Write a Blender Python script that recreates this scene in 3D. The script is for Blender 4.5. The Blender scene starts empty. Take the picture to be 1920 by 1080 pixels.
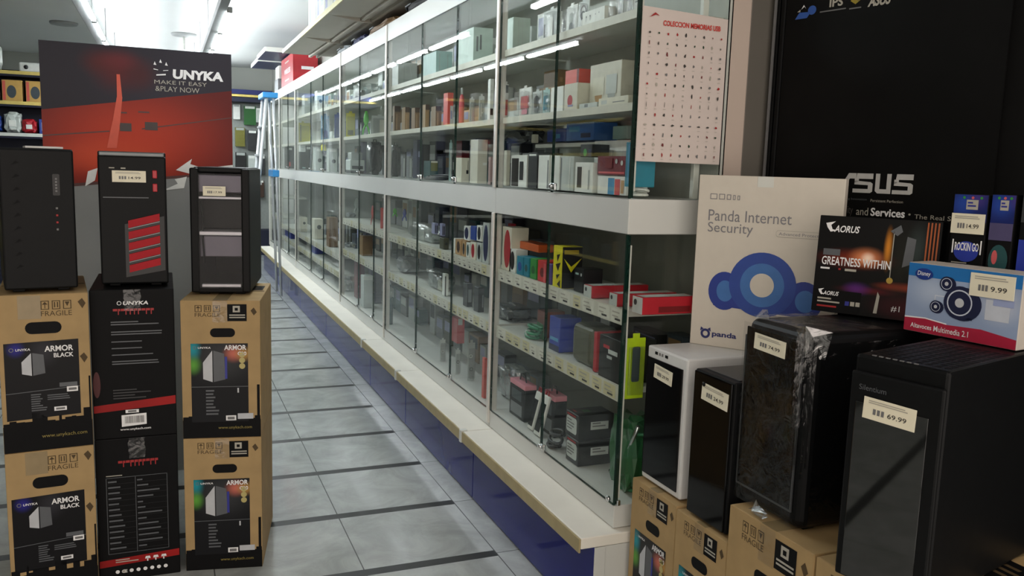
import bpy, bmesh, math, random
from mathutils import Vector, Matrix
random.seed(7)
SC = bpy.context.scene
COL = SC.collection

# ------------------------------------------------------------------ camera
cam_d = bpy.data.cameras.new('camera'); cam = bpy.data.objects.new('camera', cam_d); COL.objects.link(cam)
yaw, pitch, roll = math.radians(22.30793), math.radians(-7.94596), math.radians(1.78053)
fw = Vector((math.sin(yaw)*math.cos(pitch), math.cos(yaw)*math.cos(pitch), math.sin(pitch)))
r0 = Vector((math.cos(yaw), -math.sin(yaw), 0)); u0 = r0.cross(fw)
rt = r0*math.cos(roll) + u0*math.sin(roll); up = u0*math.cos(roll) - r0*math.sin(roll)
cam.matrix_world = Matrix(((rt.x, up.x, -fw.x, 0), (rt.y, up.y, -fw.y, 0), (rt.z, up.z, -fw.z, 1.3), (0, 0, 0, 1)))
cam_d.sensor_width = 36; cam_d.lens = 1591.775/1920*36; cam_d.clip_start = .02
SC.camera = cam
# ------------------------------------------------------------------ exposure, world
vs = SC.view_settings
vs.view_transform = 'Standard'; vs.look = 'None'; vs.gamma = 1; vs.use_curve_mapping = False
vs.exposure = 1.25
W = bpy.data.worlds.new('world'); SC.world = W; W.use_nodes = True
bg = W.node_tree.nodes['Background']
bg.inputs[0].default_value = (1.0, .89, .80, 1); bg.inputs[1].default_value = .80
TUBE = 37.0        # strength of the fluorescent tubes
SC.cycles.transparent_max_bounces = 32
SC.cycles.max_bounces = 10
SC.cycles.sample_clamp_indirect = 6.0

# ------------------------------------------------------------------ materials
def s2l(c):
    return tuple((x/12.92 if x <= .04045 else ((x+.055)/1.055)**2.4) for x in c)
def hexc(h):
    h = h.lstrip('#'); return s2l(tuple(int(h[i:i+2], 16)/255 for i in (0, 2, 4)))
PAL = dict(white='#dfe2dc', cream='#cfcdbd', lightcream='#d6d4c2', palegrey='#b9c0bb', lightgrey='#a3a9a5', grey='#74797a', charcoal='#2a2c2e',
  black='#101112', navy='#1b2148', blue='#23408f', midblue='#3f6fb4', skyblue='#4c93bd', royal='#24369a', teal='#1f7f96', paleteal='#9dbdb9',
  darkteal='#1f4a4c', green='#2f8a35', darkgreen='#1c5a22', lime='#4fc02c', emerald='#2a7a52', yellow='#d6cf1c', darkyellow='#8d7c14', limeyellow='#b6d412',
  olive='#6d6b25', olivegrey='#4b4c3a', red='#c02a2c', crimson='#a81c28', darkred='#6d1518', maroon='#6b2730', coral='#cf5a50', rose='#c9595c', pink='#dd8f9d',
  dustypink='#a98f8c', purple='#45307a', violet='#4a4468', lavender='#8e92b4', orange='#c65a22', tan='#b89468', kraft='#94764c', darkkraft='#7d6140',
  brown='#3f2a1e', brick='#83402f', mint='#bccfc6', slate='#39454c')
MATS = {}
def mk(name, col, rough=.5, metal=0, var=.06, scale=30, bump=0, emit=None, coat=0, spec=.5, ior=1.5):
    if name in MATS: return MATS[name]
    m = bpy.data.materials.new(name); m.use_nodes = True; MATS[name] = m
    nt = m.node_tree; b = nt.nodes['Principled BSDF']
    if isinstance(col, str): col = hexc(col)
    tc = nt.nodes.new('ShaderNodeTexCoord'); nz = nt.nodes.new('ShaderNodeTexNoise')
    nz.inputs['Scale'].default_value = scale; nz.inputs['Detail'].default_value = 3
    nt.links.new(tc.outputs['Object'], nz.inputs['Vector'])
    rp = nt.nodes.new('ShaderNodeValToRGB'); rp.color_ramp.elements[0].position = .3; rp.color_ramp.elements[1].position = .7
    rp.color_ramp.elements[0].color = tuple(c*(1-var) for c in col)+(1,); rp.color_ramp.elements[1].color = tuple(min(1, c*(1+var)) for c in col)+(1,)
    nt.links.new(nz.outputs['Fac'], rp.inputs[0]); nt.links.new(rp.outputs[0], b.inputs['Base Color'])
    b.inputs['Roughness'].default_value = rough; b.inputs['Metallic'].default_value = metal
    b.inputs['Coat Weight'].default_value = coat; b.inputs['Coat Roughness'].default_value = .03
    b.inputs['Specular IOR Level'].default_value = spec; b.inputs['IOR'].default_value = ior
    if bump:
        bp = nt.nodes.new('ShaderNodeBump'); bp.inputs['Strength'].default_value = bump; bp.inputs['Distance'].default_value = .002
        nt.links.new(nz.outputs['Fac'], bp.inputs['Height']); nt.links.new(bp.outputs[0], b.inputs['Normal'])
    if emit:
        b.inputs['Emission Color'].default_value = tuple(col)+(1,); b.inputs['Emission Strength'].default_value = emit
    return m
def C(key):
    return mk('colour_'+key, PAL[key], rough=.42)
def clearmat(name, tint, base=.04, rough=.0, power=.9, bump=0):
    m = bpy.data.materials.new(name); m.use_nodes = True; MATS[name] = m
    nt = m.node_tree; nt.nodes.clear(); N = nt.nodes.new; L = nt.links.new
    out = N('ShaderNodeOutputMaterial'); tr = N('ShaderNodeBsdfTransparent'); gl = N('ShaderNodeBsdfGlossy'); mx = N('ShaderNodeMixShader')
    tr.inputs[0].default_value = tuple(tint)+(1,); gl.inputs['Roughness'].default_value = rough; gl.inputs[0].default_value = (1, 1, 1, 1)
    ge = N('ShaderNodeNewGeometry'); dp = N('ShaderNodeVectorMath'); dp.operation = 'DOT_PRODUCT'
    L(ge.outputs['Incoming'], dp.inputs[0]); L(ge.outputs['Normal'], dp.inputs[1])
    def mth(op, a, b=None):
        n = N('ShaderNodeMath'); n.operation = op
        for i, v in enumerate((a, b)):
            if v is None: continue
            if isinstance(v, (int, float)): n.inputs[i].default_value = v
            else: L(v, n.inputs[i])
        return n.outputs[0]
    a = mth('ABSOLUTE', dp.outputs['Value']); a = mth('SUBTRACT', 1.0, a); a = mth('POWER', a, 5.0); a = mth('MULTIPLY', a, power); a = mth('ADD', a, base)
    L(a, mx.inputs[0]); L(tr.outputs[0], mx.inputs[1]); L(gl.outputs[0], mx.inputs[2]); L(mx.outputs[0], out.inputs[0])
    if bump:
        tc = N('ShaderNodeTexCoord'); nz = N('ShaderNodeTexNoise'); nz.inputs['Scale'].default_value = 22; nz.inputs['Detail'].default_value = 4; nz.inputs['Distortion'].default_value = 1.2
        bp = N('ShaderNodeBump'); bp.inputs['Strength'].default_value = bump; bp.inputs['Distance'].default_value = .01
        L(tc.outputs['Object'], nz.inputs['Vector']); L(nz.outputs['Fac'], bp.inputs['Height']); L(bp.outputs[0], gl.inputs['Normal'])
    return m
GLASS = clearmat('display_glass', (.975, .99, .98), base=.03, power=.42)
FILM = clearmat('plastic_film', (.9, .9, .9), base=.06, rough=.18, power=.6, bump=.9)
BAG = clearmat('clear_bag_film', (.75, .78, .77), base=.3, rough=.25, power=.4, bump=.9)
GLASSC = clearmat('clear_plastic_front', (.95, .95, .95), base=.008, power=.2)
GLEDGE = mk('glass_edge', '#0d2a22', rough=.15)
WHITE = mk('white_laminate', '#c8cac5', rough=.38, var=.02, scale=4)
WHITEB = mk('white_steel', '#cfd1ca', rough=.4, var=.03, scale=3)
ALU = mk('aluminium_post', '#d5d3cc', rough=.35, metal=.25, var=.03)
CHROME = mk('chrome', '#c9cccd', rough=.12, metal=1)
BLUEK = mk('blue_gloss_panel', '#1c2274', rough=.12, var=.05, scale=6, spec=.5, ior=1.3)
BEIGE = mk('beige_edge_strip', '#a89a72', rough=.5, var=.08, scale=18)
CARD = mk('kraft_cardboard', '#a58a5e', rough=.75, var=.09, scale=14, bump=.15)
CARDD = mk('kraft_cardboard_print', '#4a3a20', rough=.75)
TAPE = mk('packing_tape', '#8f7d5c', rough=.25)
BLK = mk('black_case_plastic', '#0d0e0f', rough=.42, var=.12, scale=60, spec=.15)
BLKG = mk('black_gloss_panel', '#060607', rough=.06, var=.1, spec=.35)
BLKM = mk('black_matte_print', '#0f0f10', rough=.55, spec=.12)
DGREY = mk('dark_grey_plastic', '#0f1011', rough=.45, var=.1, spec=.15)
STICK = mk('price_sticker', '#e2dcc4', rough=.5, var=.03)
INK = mk('ink', '#3a3833', rough=.6)
INKL = mk('pale_ink', '#a8a498', rough=.6)
INKW = mk('white_ink', '#e6e6e6', rough=.5)
INKR = mk('red_ink', '#9c1a1c', rough=.5)
INKG = mk('grey_ink', '#6c6c6c', rough=.5)

# ------------------------------------------------------------------ mesh builder
_tc = {}
def text_geo(s, bold, shear):
    k = (s, bold, shear)
    if k not in _tc:
        cu = bpy.data.curves.new('t', 'FONT'); cu.body = s; cu.resolution_u = 3; cu.offset = bold; cu.shear = shear
        ob = bpy.data.objects.new('t', cu); me = bpy.data.meshes.new_from_object(ob)
        vs_ = [(v.co.x, v.co.y) for v in me.vertices]; fs = [tuple(p.vertices) for p in me.polygons]
        bpy.data.meshes.remove(me); bpy.data.objects.remove(ob); bpy.data.curves.remove(cu)
        x0 = min(v[0] for v in vs_); x1 = max(v[0] for v in vs_); y0 = min(v[1] for v in vs_); y1 = max(v[1] for v in vs_)
        _tc[k] = ([((x-x0)/(x1-x0), (y-y0)/max(1e-6, y1-y0)) for x, y in vs_], fs)
    return _tc[k]
class MB:
    def __init__(s): s.v = []; s.f = []; s.m = []; s.mats = []; s.fr = None; s.sm = []
    def mi(s, m):
        if m not in s.mats: s.mats.append(m)
        return s.mats.index(m)
    def add(s, vs_, fs, mat, smooth=False):
        o = len(s.v); s.v += [tuple(v) for v in vs_]; i = s.mi(mat)
        for f in fs: s.f.append(tuple(o+k for k in f)); s.m.append(i); s.sm.append(smooth)
        return s
    def box(s, x0, y0, z0, x1, y1, z1, mat, bev=0, seg=2, M=None):
        if bev <= 0:
            vs_ = [Vector((x, y, z)) for x in (x0, x1) for y in (y0, y1) for z in (z0, z1)]
            fs = [(0, 1, 3, 2), (4, 6, 7, 5), (0, 4, 5, 1), (2, 3, 7, 6), (0, 2, 6, 4), (1, 5, 7, 3)]
            sm = False
        else:
            bm = bmesh.new(); bmesh.ops.create_cube(bm, size=1)
            for v in bm.verts: v.co = Vector((x0+(v.co.x+.5)*(x1-x0), y0+(v.co.y+.5)*(y1-y0), z0+(v.co.z+.5)*(z1-z0)))
            bmesh.ops.bevel(bm, geom=list(bm.edges), offset=bev, segments=seg, affect='EDGES', profile=.5)
            bm.verts.index_update(); vs_ = [v.co.copy() for v in bm.verts]; fs = [tuple(v.index for v in f.verts) for f in bm.faces]; bm.free(); sm = False
        if M is not None: vs_ = [M @ v for v in vs_]
        return s.add(vs_, fs, mat, sm)
    def tube(s, pts, r, mat, n=8, caps=True):
        pts = [Vector(p) for p in pts]; rings = []
        for i, p in enumerate(pts):
            d = (pts[min(i+1, len(pts)-1)]-pts[max(i-1, 0)]).normalized()
            a = d.orthogonal().normalized() if i == 0 else (pa - d*pa.dot(d)).normalized()
            pa = a; b = d.cross(a); rr = r[i] if isinstance(r, (list, tuple)) else r
            rings.append([p+(a*math.cos(2*math.pi*k/n)+b*math.sin(2*math.pi*k/n))*rr for k in range(n)])
        vs_ = [v for R in rings for v in R]; fs = []
        for i in range(len(pts)-1):
            for k in range(n): fs.append((i*n+k, i*n+(k+1) % n, (i+1)*n+(k+1) % n, (i+1)*n+k))
        if caps: fs.append(tuple(range(n))[::-1]); fs.append(tuple((len(pts)-1)*n+k for k in range(n)))
        return s.add(vs_, fs, mat, True)
    def lathe(s, cx, cy, prof, mat, n=16):
        vs_ = [(cx+r*math.cos(2*math.pi*k/n), cy+r*math.sin(2*math.pi*k/n), z) for r, z in prof for k in range(n)]; fs = []
        for i in range(len(prof)-1):
            for k in range(n): fs.append((i*n+k, i*n+(k+1) % n, (i+1)*n+(k+1) % n, (i+1)*n+k))
        fs.append(tuple(range(n))[::-1]); fs.append(tuple((len(prof)-1)*n+k for k in range(n)))
        return s.add(vs_, fs, mat, True)
    def prism(s, pts, z0, z1, mat, axis='z'):
        n = len(pts)
        def P(a, b, z): return {'z': (a, b, z), 'y': (a, z, b), 'x': (z, a, b)}[axis]
        vs_ = [P(a, b, z0) for a, b in pts]+[P(a, b, z1) for a, b in pts]
        fs = [tuple(range(n)), tuple(range(n, 2*n))[::-1]]+[(k, n+k, n+(k+1) % n, (k+1) % n) for k in range(n)]
        return s.add(vs_, fs, mat)
    # flat printing on a face: frame = origin, u, v ; w,h in metres
    def frame(s, o, u, v): s.fr = (Vector(o), Vector(u), Vector(v), Vector(u).cross(Vector(v)).normalized()); return s
    def pp(s, a, b, l):
        o, u, v, n = s.fr; return o+u*a+v*b+n*(.0005+.0004*l)
    def poly(s, pts, mat, l=0):
        return s.add([s.pp(a, b, l) for a, b in pts], [tuple(range(len(pts)))], mat)
    def rect(s, a0, b0, a1, b1, mat, l=0): return s.poly([(a0, b0), (a1, b0), (a1, b1), (a0, b1)], mat, l)
    def oval(s, a, b, ra, rb, mat, l=0, n=20): return s.poly([(a+ra*math.cos(2*math.pi*k/n), b+rb*math.sin(2*math.pi*k/n)) for k in range(n)], mat, l)
    def ring(s, a, b, r1, r2, mat, l=0, n=20):
        P = [(a+r*math.cos(2*math.pi*k/n), b+r*math.sin(2*math.pi*k/n)) for r in (r1, r2) for k in range(n)]
        return s.add([s.pp(x, y, l) for x, y in P], [(k, (k+1) % n, n+(k+1) % n, n+k) for k in range(n)], mat)
    def rrect(s, a0, b0, a1, b1, r, mat, l=0):
        P = []
        for cx, cy, t0 in ((a1-r, b1-r, 0), (a0+r, b1-r, 90), (a0+r, b0+r, 180), (a1-r, b0+r, 270)):
            for k in range(5): t = math.radians(t0+k*22.5); P.append((cx+r*math.cos(t), cy+r*math.sin(t)))
        return s.poly(P, mat, l)
    def text(s, t, a0, b0, a1, b1, mat, l=1, bold=.0, shear=0):
        vs_, fs = text_geo(t, bold, shear)
        return s.add([s.pp(a0+x*(a1-a0), b0+y*(b1-b0), l) for x, y in vs_], fs, mat)
    def lines(s, a0, b0, a1, b1, n, mat, l=1, fill=.45, seed=1, minw=.5):
        R = random.Random(seed); h = (b1-b0)/n
        for k in range(n): s.rect(a0, b1-(k+fill)*h, a0+(a1-a0)*R.uniform(minw, 1), b1-k*h, mat, l)
        return s
    def build(s, name, parent=None, loc=None, rz=None):
        me = bpy.data.meshes.new(name); me.from_pydata(s.v, [], s.f)
        for m in s.mats: me.materials.append(m)
        me.polygons.foreach_set('material_index', s.m); me.polygons.foreach_set('use_smooth', s.sm); me.update()
        ob = bpy.data.objects.new(name, me); COL.objects.link(ob)
        if parent: ob.parent = parent
        if loc is not None: ob.location = loc
        if rz is not None: ob.rotation_euler = (0, 0, rz)
        return ob
def tag(o, label, cat, group=None):
    o['label'] = label; o['category'] = cat
    if group: o['group'] = group
    return o
def thing(name, label, cat, loc=(0, 0, 0), rz=0, group=None, rx=0):
    o = bpy.data.objects.new(name, None); COL.objects.link(o); o.empty_display_size = .05
    o.location = loc; o.rotation_euler = (rx, 0, rz)
    return tag(o, label, cat, group)
def struct(o): o['kind'] = 'structure'; return o
W90 = math.radians(-90)

# ------------------------------------------------------------------ setting
def floor_mat():
    m = bpy.data.materials.new('floor_tiles'); m.use_nodes = True; nt = m.node_tree; b = nt.nodes['Principled BSDF']; N = nt.nodes.new; L = nt.links.new
    tc = N('ShaderNodeTexCoord'); sx = N('ShaderNodeSeparateXYZ'); L(tc.outputs['Object'], sx.inputs[0])
    def mth(op, a, b=None):
        n = N('ShaderNodeMath'); n.operation = op
        for i, v in enumerate((a, b)):
            if v is None: continue
            if isinstance(v, (int, float)): n.inputs[i].default_value = v
            else: L(v, n.inputs[i])
        return n.outputs[0]
    x, y = sx.outputs[0], sx.outputs[1]
    yy = mth('FLOORED_MODULO', mth('SUBTRACT', y, 2.5545-.022), .4702)
    strip = mth('MULTIPLY', mth('LESS_THAN', yy, .044), mth('LESS_THAN', x, 1.02))
    xx = mth('FLOORED_MODULO', mth('SUBTRACT', x, 1.0185), .4515)
    gx = mth('LESS_THAN', xx, .004)
    gy = mth('MULTIPLY', mth('LESS_THAN', mth('ABSOLUTE', mth('SUBTRACT', yy, .022)), .002), mth('GREATER_THAN', x, 1.02))
    gr = mth('MINIMUM', mth('ADD', gx, gy), 1)
    n1 = N('ShaderNodeTexNoise'); n1.inputs['Scale'].default_value = 5; n1.inputs['Detail'].default_value = 8; n1.inputs['Roughness'].default_value = .65; n1.inputs['Distortion'].default_value = .7
    L(tc.outputs['Object'], n1.inputs['Vector'])
    rp = N('ShaderNodeValToRGB'); e = rp.color_ramp.elements; e[0].position = .35; e[1].position = .68
    e[0].color = hexc('#959997')+(1,); e[1].color = hexc('#b2b6b4')+(1,); L(n1.outputs['Fac'], rp.inputs[0])
    m1 = N('ShaderNodeMixRGB'); L(gr, m1.inputs[0]); L(rp.outputs[0], m1.inputs[1]); m1.inputs[2].default_value = hexc('#5c5f5e')+(1,)
    m2 = N('ShaderNodeMixRGB'); L(strip, m2.inputs[0]); L(m1.outputs[0], m2.inputs[1]); m2.inputs[2].default_value = hexc('#2c2e2d')+(1,)
    L(m2.outputs[0], b.inputs['Base Color'])
    n2 = N('ShaderNodeTexNoise'); n2.inputs['Scale'].default_value = 9; L(tc.outputs['Object'], n2.inputs['Vector'])
    rr = mth('ADD', mth('MULTIPLY', n2.outputs['Fac'], .14), .07); rr = mth('ADD', rr, mth('MULTIPLY', strip, .35)); L(rr, b.inputs['Roughness'])
    b.inputs['Specular IOR Level'].default_value = .38
    bp = N('ShaderNodeBump'); bp.inputs['Strength'].default_value = .06; bp.inputs['Distance'].default_value = .004
    n3 = N('ShaderNodeTexNoise'); n3.inputs['Scale'].default_value = 14; n3.inputs['Detail'].default_value = 3; L(tc.outputs['Object'], n3.inputs['Vector'])
    L(n3.outputs['Fac'], bp.inputs['Height']); L(bp.outputs[0], b.inputs['Normal'])
    return m
CEIL = mk('ceiling_paint', '#c9cbc9', rough=.8, var=.02, scale=2)
WALL = mk('wall_paint', '#a9aba4', rough=.8, var=.03, scale=3)
WPINK = mk('pillar_paint', '#bcaca0', rough=.7, var=.03, scale=3)
JAMB = mk('jamb_paint', '#5b5750', rough=.6, var=.04, scale=4)
struct(MB().box(-3.2, -1.6, -.08, 3.2, 13.2, 0, floor_mat()).build('floor'))
struct(MB().box(-3.2, .2, 2.62, 3.2, 13.2, 2.7, CEIL).build('ceiling'))
struct(MB().box(-3.2, 13.0, 0, 3.2, 13.2, 2.62, WALL).build('wall_back'))
struct(MB().box(-3.2, -1.6, 0, -3.05, 13.0, 2.62, WALL).build('wall_left'))
struct(MB().box(1.475, 2.06, 0, 1.72, 13.0, 2.62, WALL).build('wall_right'))
struct(MB().box(1.466, 2.036, 0, 1.537, 2.06, 2.62, WPINK, .004).build('trim_1'))       # pinkish pillar facing the shop front
struct(MB().box(1.538, 2.040, 0, 1.66, 2.06, 2.62, JAMB, .003).build('trim_2'))        # grey jamb beside it
# the wall beyond the jamb turns towards the shop front
A0 = Vector((1.612, 2.034, 0)); ad = Vector((.230, -.973, 0)).normalized(); an = Vector((.973, .230, 0)).normalized()
th = math.atan2(ad.y, ad.x)
DWALL = mk('dark_wall', '#101010', rough=.6, spec=.1)
struct(MB().box(0, .012, 0, 1.9, .12, 2.62, DWALL).build('wall_front_right', None, A0, th))
mb = MB()
mb.box(0.0, -.004, 0, .022, .012, 2.6, BLK, .003); mb.box(.030, -.010, 0, .044, .012, 2.6, BLK, .003); mb.box(.008, -.012, 0, .012, -.004, 2.6, INKG)
struct(mb.build('trim_3', None, A0, th))
# ------------------------------------------------------------------ ceiling lights
TUBEM = mk('lit_tube', '#f4fbff', emit=TUBE, var=0)
TUBEO = mk('unlit_tube', '#c9ccca', rough=.3)
RAILM = mk('light_rail', '#8f9190', rough=.5)
def rail(x, y0, y1, tubes, label, off=None):
    t = thing('ceiling_light', label, 'ceiling light', (x, y0, 2.21), 0, 'fluorescent ceiling lights')
    MB().box(-.034, 0, .0, .020, y1-y0, .05, RAILM, .004).build('rail', t)
    for a, b in tubes:
        tb = MB().tube([(.036, a-y0, .004), (.036, b-y0, .004)], .0135, TUBEM if not off or a < off else TUBEO, 10).build('tube', t)
        m = MB()
        for q in (a, b): m.box(.018, q-y0-.012, -.012, .052, q-y0+.012, .022, RAILM, .003)
        m.build('end_cap', tb)
    k = y0+.3
    while k < y1: MB().tube([(-.007, k-y0, .045), (-.007, k-y0, .41)], .004, RAILM, 6).build('suspension_rod', t); k += 1.6
def seq(a, n, L=.93, g=1.0): return [(a+i*g, a+i*g+L) for i in range(n)]
rail(.358, 2.3, 12.6, [(2.62, 3.55), (3.62, 4.58)]+seq(5.66, 7), 'fluorescent light line right of the two, nearer the glass showcase')
rail(-.453, 5.2, 12.6, seq(5.62, 7), 'fluorescent light line left of the two, above the tall red and black poster')
for x, y, lab in ((-.90, 9.85, 'flat grey ceiling disc left of the left light line'), (.225, 9.95, 'flat grey ceiling disc with stem between the light lines')):
    t = thing('ceiling_disc', lab, 'ceiling disc', (x, y, 2.62))
    MB().lathe(0, 0, [(.03, -.03), (.12, -.025), (.13, -.012), (.13, 0)], RAILM, 24).build('canopy', t)
    if x > 0: MB().lathe(0, 0, [(.012, -.16), (.012, -.03)], WHITEB, 10).build('stem', t)

# ------------------------------------------------------------------ showcase
XG, XB = 1.173, 1.462
bays = [(2.036, 3.063), (3.063, 4.818), (4.818, 6.173), (6.173, 8.45), (8.45, 9.66), (9.66, 10.7)]
seams_u = [[2.545], [3.565, 4.105], [5.545], [6.92, 7.53], [9.0], [10.2]]
seams_l = [[2.555], [3.575, 4.145], [5.11, 5.545], [6.90, 7.53], [9.0], [10.2]]
blab = ['white glass showcase bay nearest the camera, with the paper chart on its end glass',
        'white glass showcase bay second from the near corner, brown cartons built for a reflection on its middle shelf',
        'white glass showcase bay third from the near corner, green toy and backpack inside',
        'white glass showcase bay fourth from the near corner, yellow bottle inside',
        'narrow white glass showcase bay second from the far end',
        'white glass showcase bay at the far end beside the step ladder']
LABELM = mk('price_rail_label', '#c9c39a', rough=.6); RAILW = mk('price_rail', '#c8c7b8', rough=.4); LABELW = mk('paper_label', '#d4d3c6', rough=.6)
INSIDE = mk('showcase_lining_dimmed', '#70746c', rough=.6, var=.04); INSIDEU = mk('showcase_upper_lining_brightened', '#b4b8b0', rough=.6, var=.03)  # interior brightness put into the lining colours: darker below, lighter above
SHELFM = mk('shelf_board', '#c3c5bc', rough=.45, var=.03)
def pane(t, y0, y1, z0, z1, lock=None, name='glass_door'):
    m = MB(); x0, x1 = XG-.002, XG+.007
    m.add([(x0, y0, z0), (x0, y1, z0), (x0, y1, z1), (x0, y0, z1)], [(0, 3, 2, 1)], GLASS)
    m.add([(x1, y0, z0), (x1, y1, z0), (x1, y1, z1), (x1, y0, z1)], [(0, 1, 2, 3)], GLASS)
    for a in (y0, y1):
        m.add([(x0, a, z0), (x1, a, z0), (x1, a, z1), (x0, a, z1)], [(0, 1, 2, 3)], GLEDGE)
    for a in (z0, z1): m.add([(x0, y0, a), (x1, y0, a), (x1, y1, a), (x0, y1, a)], [(0, 1, 2, 3)], GLEDGE)
    d = m.build(name, t)
    if lock is not None:
        MB().box(XG-.012, lock-.018, z0+.006, XG-.002, lock+.018, z0+.03, CHROME, .003).tube([(XG-.022, lock, z0+.02), (XG-.011, lock, z0+.02)], .009, CHROME, 12).build('lock', d)
    return d
for i, (y0, y1) in enumerate(bays):
    t = thing('glass_showcase', blab[i], 'showcase', (0, 0, 0), 0, 'bays of the glass showcase')
    a, b = (y0-.011 if i else y0), (y1-.0115 if i < 5 else y1)
    MB().box(XG, a, 1.986, XB, b, 2.082, WHITE, .002).build('header', t)
    MB().box(XG, a, 1.133, XB, b, 1.230, WHITE, .002).build('middle_band', t)
    MB().box(XG, a, .285, XB, b, .352, WHITE, .002).build('base', t)
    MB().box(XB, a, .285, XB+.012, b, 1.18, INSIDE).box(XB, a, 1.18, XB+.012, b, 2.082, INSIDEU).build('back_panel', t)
    if i > 0:
        MB().box(XG-.008, a, .30, XG+.03, a+.022, 1.134, ALU, .003).build('post', t)
        MB().box(XG-.008, a, 1.229, XG+.03, a+.022, 2.078, ALU, .003).build('post', t)
    if i == 5: MB().box(XG-.008, b-.02, .30, XG+.03, b, 2.078, ALU, .003).build('post', t)
    for z, th_, key in ((1.722, .018, 0), (1.476, .016, 0), (.898, .018, 1), (.675, .018, 2)):
        if i == 3 and key: z -= .285 if key == 1 else .192
        if i == 4 and key: z -= .285 if key == 1 else .192
        s = MB().box(XG+.022, a+.024, z, XB-.002, b-.014, z+th_-.001, SHELFM).build('shelf', t)
        m = MB(); xr = XG+.012
        if key == 0:
            m.box(xr+.004, a+.024, z-.006, XG+.022, b-.014, z+th_, RAILW)
        else:
            m.box(xr, a+.024, z-.024, XG+.022, b-.014, z+th_+.003, RAILW)
            m.frame((xr, b-.014, z-.024), (0, -1, 0), (0, 0, 1)); R = random.Random(i*7+key); q = .02
            while q < b-a-.1:
                w = R.uniform(.045, .075); mm = R.choice([LABELW, LABELW, LABELM, LABELM if key == 2 else LABELW])
                m.rect(q, .004, q+w, .042, mm)
                for k in range(2): m.rect(q+.008, .03-.012*k, q+w*R.uniform(.5, .85), .034-.012*k, INKL, 2)
                m.rect(q+w*.35, .009, q+w*.8, .015, INK, 2)
                q += w+R.uniform(.004, .03)
        m.build('price_rail', s)
    if i == 0:
        m = MB().box(XG+.15, a+.35, 1.385, XB-.002, b-.02, 1.398, SHELFM); m.build('inner_shelf', t)
    for sm, z0, z1 in ((seams_u[i], 1.231, 1.985), (seams_l[i], .353, 1.132)):
        e = [a+.022 if i else a+.003]+sm+[b-.001]
        for k in range(len(e)-1): pane(t, e[k]+.0015, e[k+1]-.0015, z0, z1, e[k+1]-.03 if k < len(e)-2 else None)
    if i == 0:
        for z0, z1 in ((1.231, 1.985), (.353, 1.132)):
            m = MB(); ya, yb = a, a+.006
            m.add([(XG, ya, z0), (XB, ya, z0), (XB, ya, z1), (XG, ya, z1)], [(0, 1, 2, 3)], GLASS)
            m.add([(XG, yb, z0), (XB, yb, z0), (XB, yb, z1), (XG, yb, z1)], [(0, 3, 2, 1)], GLASS)
            for q in (XG-.0005, XB): m.add([(q, ya, z0), (q, yb, z0), (q, yb, z1), (q, ya, z1)], [(0, 1, 2, 3)], GLEDGE)
            e = m.build('end_glass', t)
            MB().box(XG+.009, a+.0065, z0+.002, XG+.015, a+.014, z1-.002, GLEDGE).box(XG+.015, a+.0065, z0+.02, XG+.02, a+.012, z1-.03, ALU).build('corner_profile', e)
        MB().box(XG+.004, a-.012, .356, XG+.014, a-.003, .372, CHROME, .002).tube([(XG-.006, a+.02, .368), (XG-.014, a+.02, .368)], .008, CHROME, 10).build('corner_clip', t)
        MB().box(1.384, a+.012, 1.232, 1.402, a+.03, 1.984, WHITEB, .002).build('upright', t)
# paper chart on the end glass
t = thing('paper_chart', 'paper chart of small novelty memory sticks taped to the end glass of the showcase', 'chart', (1.182, 2.031, 1.333))
PAPER = mk('chart_paper', '#d0c4bd', rough=.7, var=.02)
m = MB(); nu = 10; w, hh = .272, .395
vs_ = []; 
for k in range(nu+1):
    u = k/nu; yy = -.004*math.sin(u*3.1)-.001
    vs_ += [(u*w, yy, -.002*u), (u*w, yy, hh+.012*(1-u)), ]
m.add(vs_, [(2*k, 2*k+2, 2*k+3, 2*k+1) for k in range(nu)], PAPER); m.add([(x, y+.0008, z) for x, y, z in vs_], [(2*k, 2*k+1, 2*k+3, 2*k+2) for k in range(nu)], PAPER)
m.build('sheet', t)
m = MB().frame((0, -.0058, 0), (1, 0, 0), (0, 0, 1)); R = random.Random(3)
m.text('COLECCION MEMORIAS USB', .062, .360, .245, .374, mk('chart_red', '#c4322a', rough=.5), 1, .03)
m.poly([(.018, .378), (.036, .392), (.05, .384), (.038, .386)], INKR, 1)
dots = [INK, INKG, INKR, INK, INKG, INKL, INK, mk('maroon_ink', '#6d2022'), mk('green_ink', '#24402a')]
for r in range(13):
    for c in range(9):
        x = .022+c*.0285; z = .340-r*.0268; mm = R.choice(dots)
        if (r, c) in ((4, 1), (5, 0)): mm = INKR
        rx = R.uniform(.0018, .0046); rz_ = R.uniform(.0032, .0065)
        if r in (7,): rx, rz_ = .001, .008
        if r == 9: rx, rz_ = .006, .003
        m.poly([(x+rx*R.uniform(.5, 1.2)*math.cos(k*.9), z+rz_*R.uniform(.5, 1.2)*math.sin(k*.9)) for k in range(7)], mm, 1)
        if R.random() < .5: m.rect(x-.004, z-.012, x+.004, z-.011, INKL, 1)
m.build('printed_pictures', t)

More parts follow.
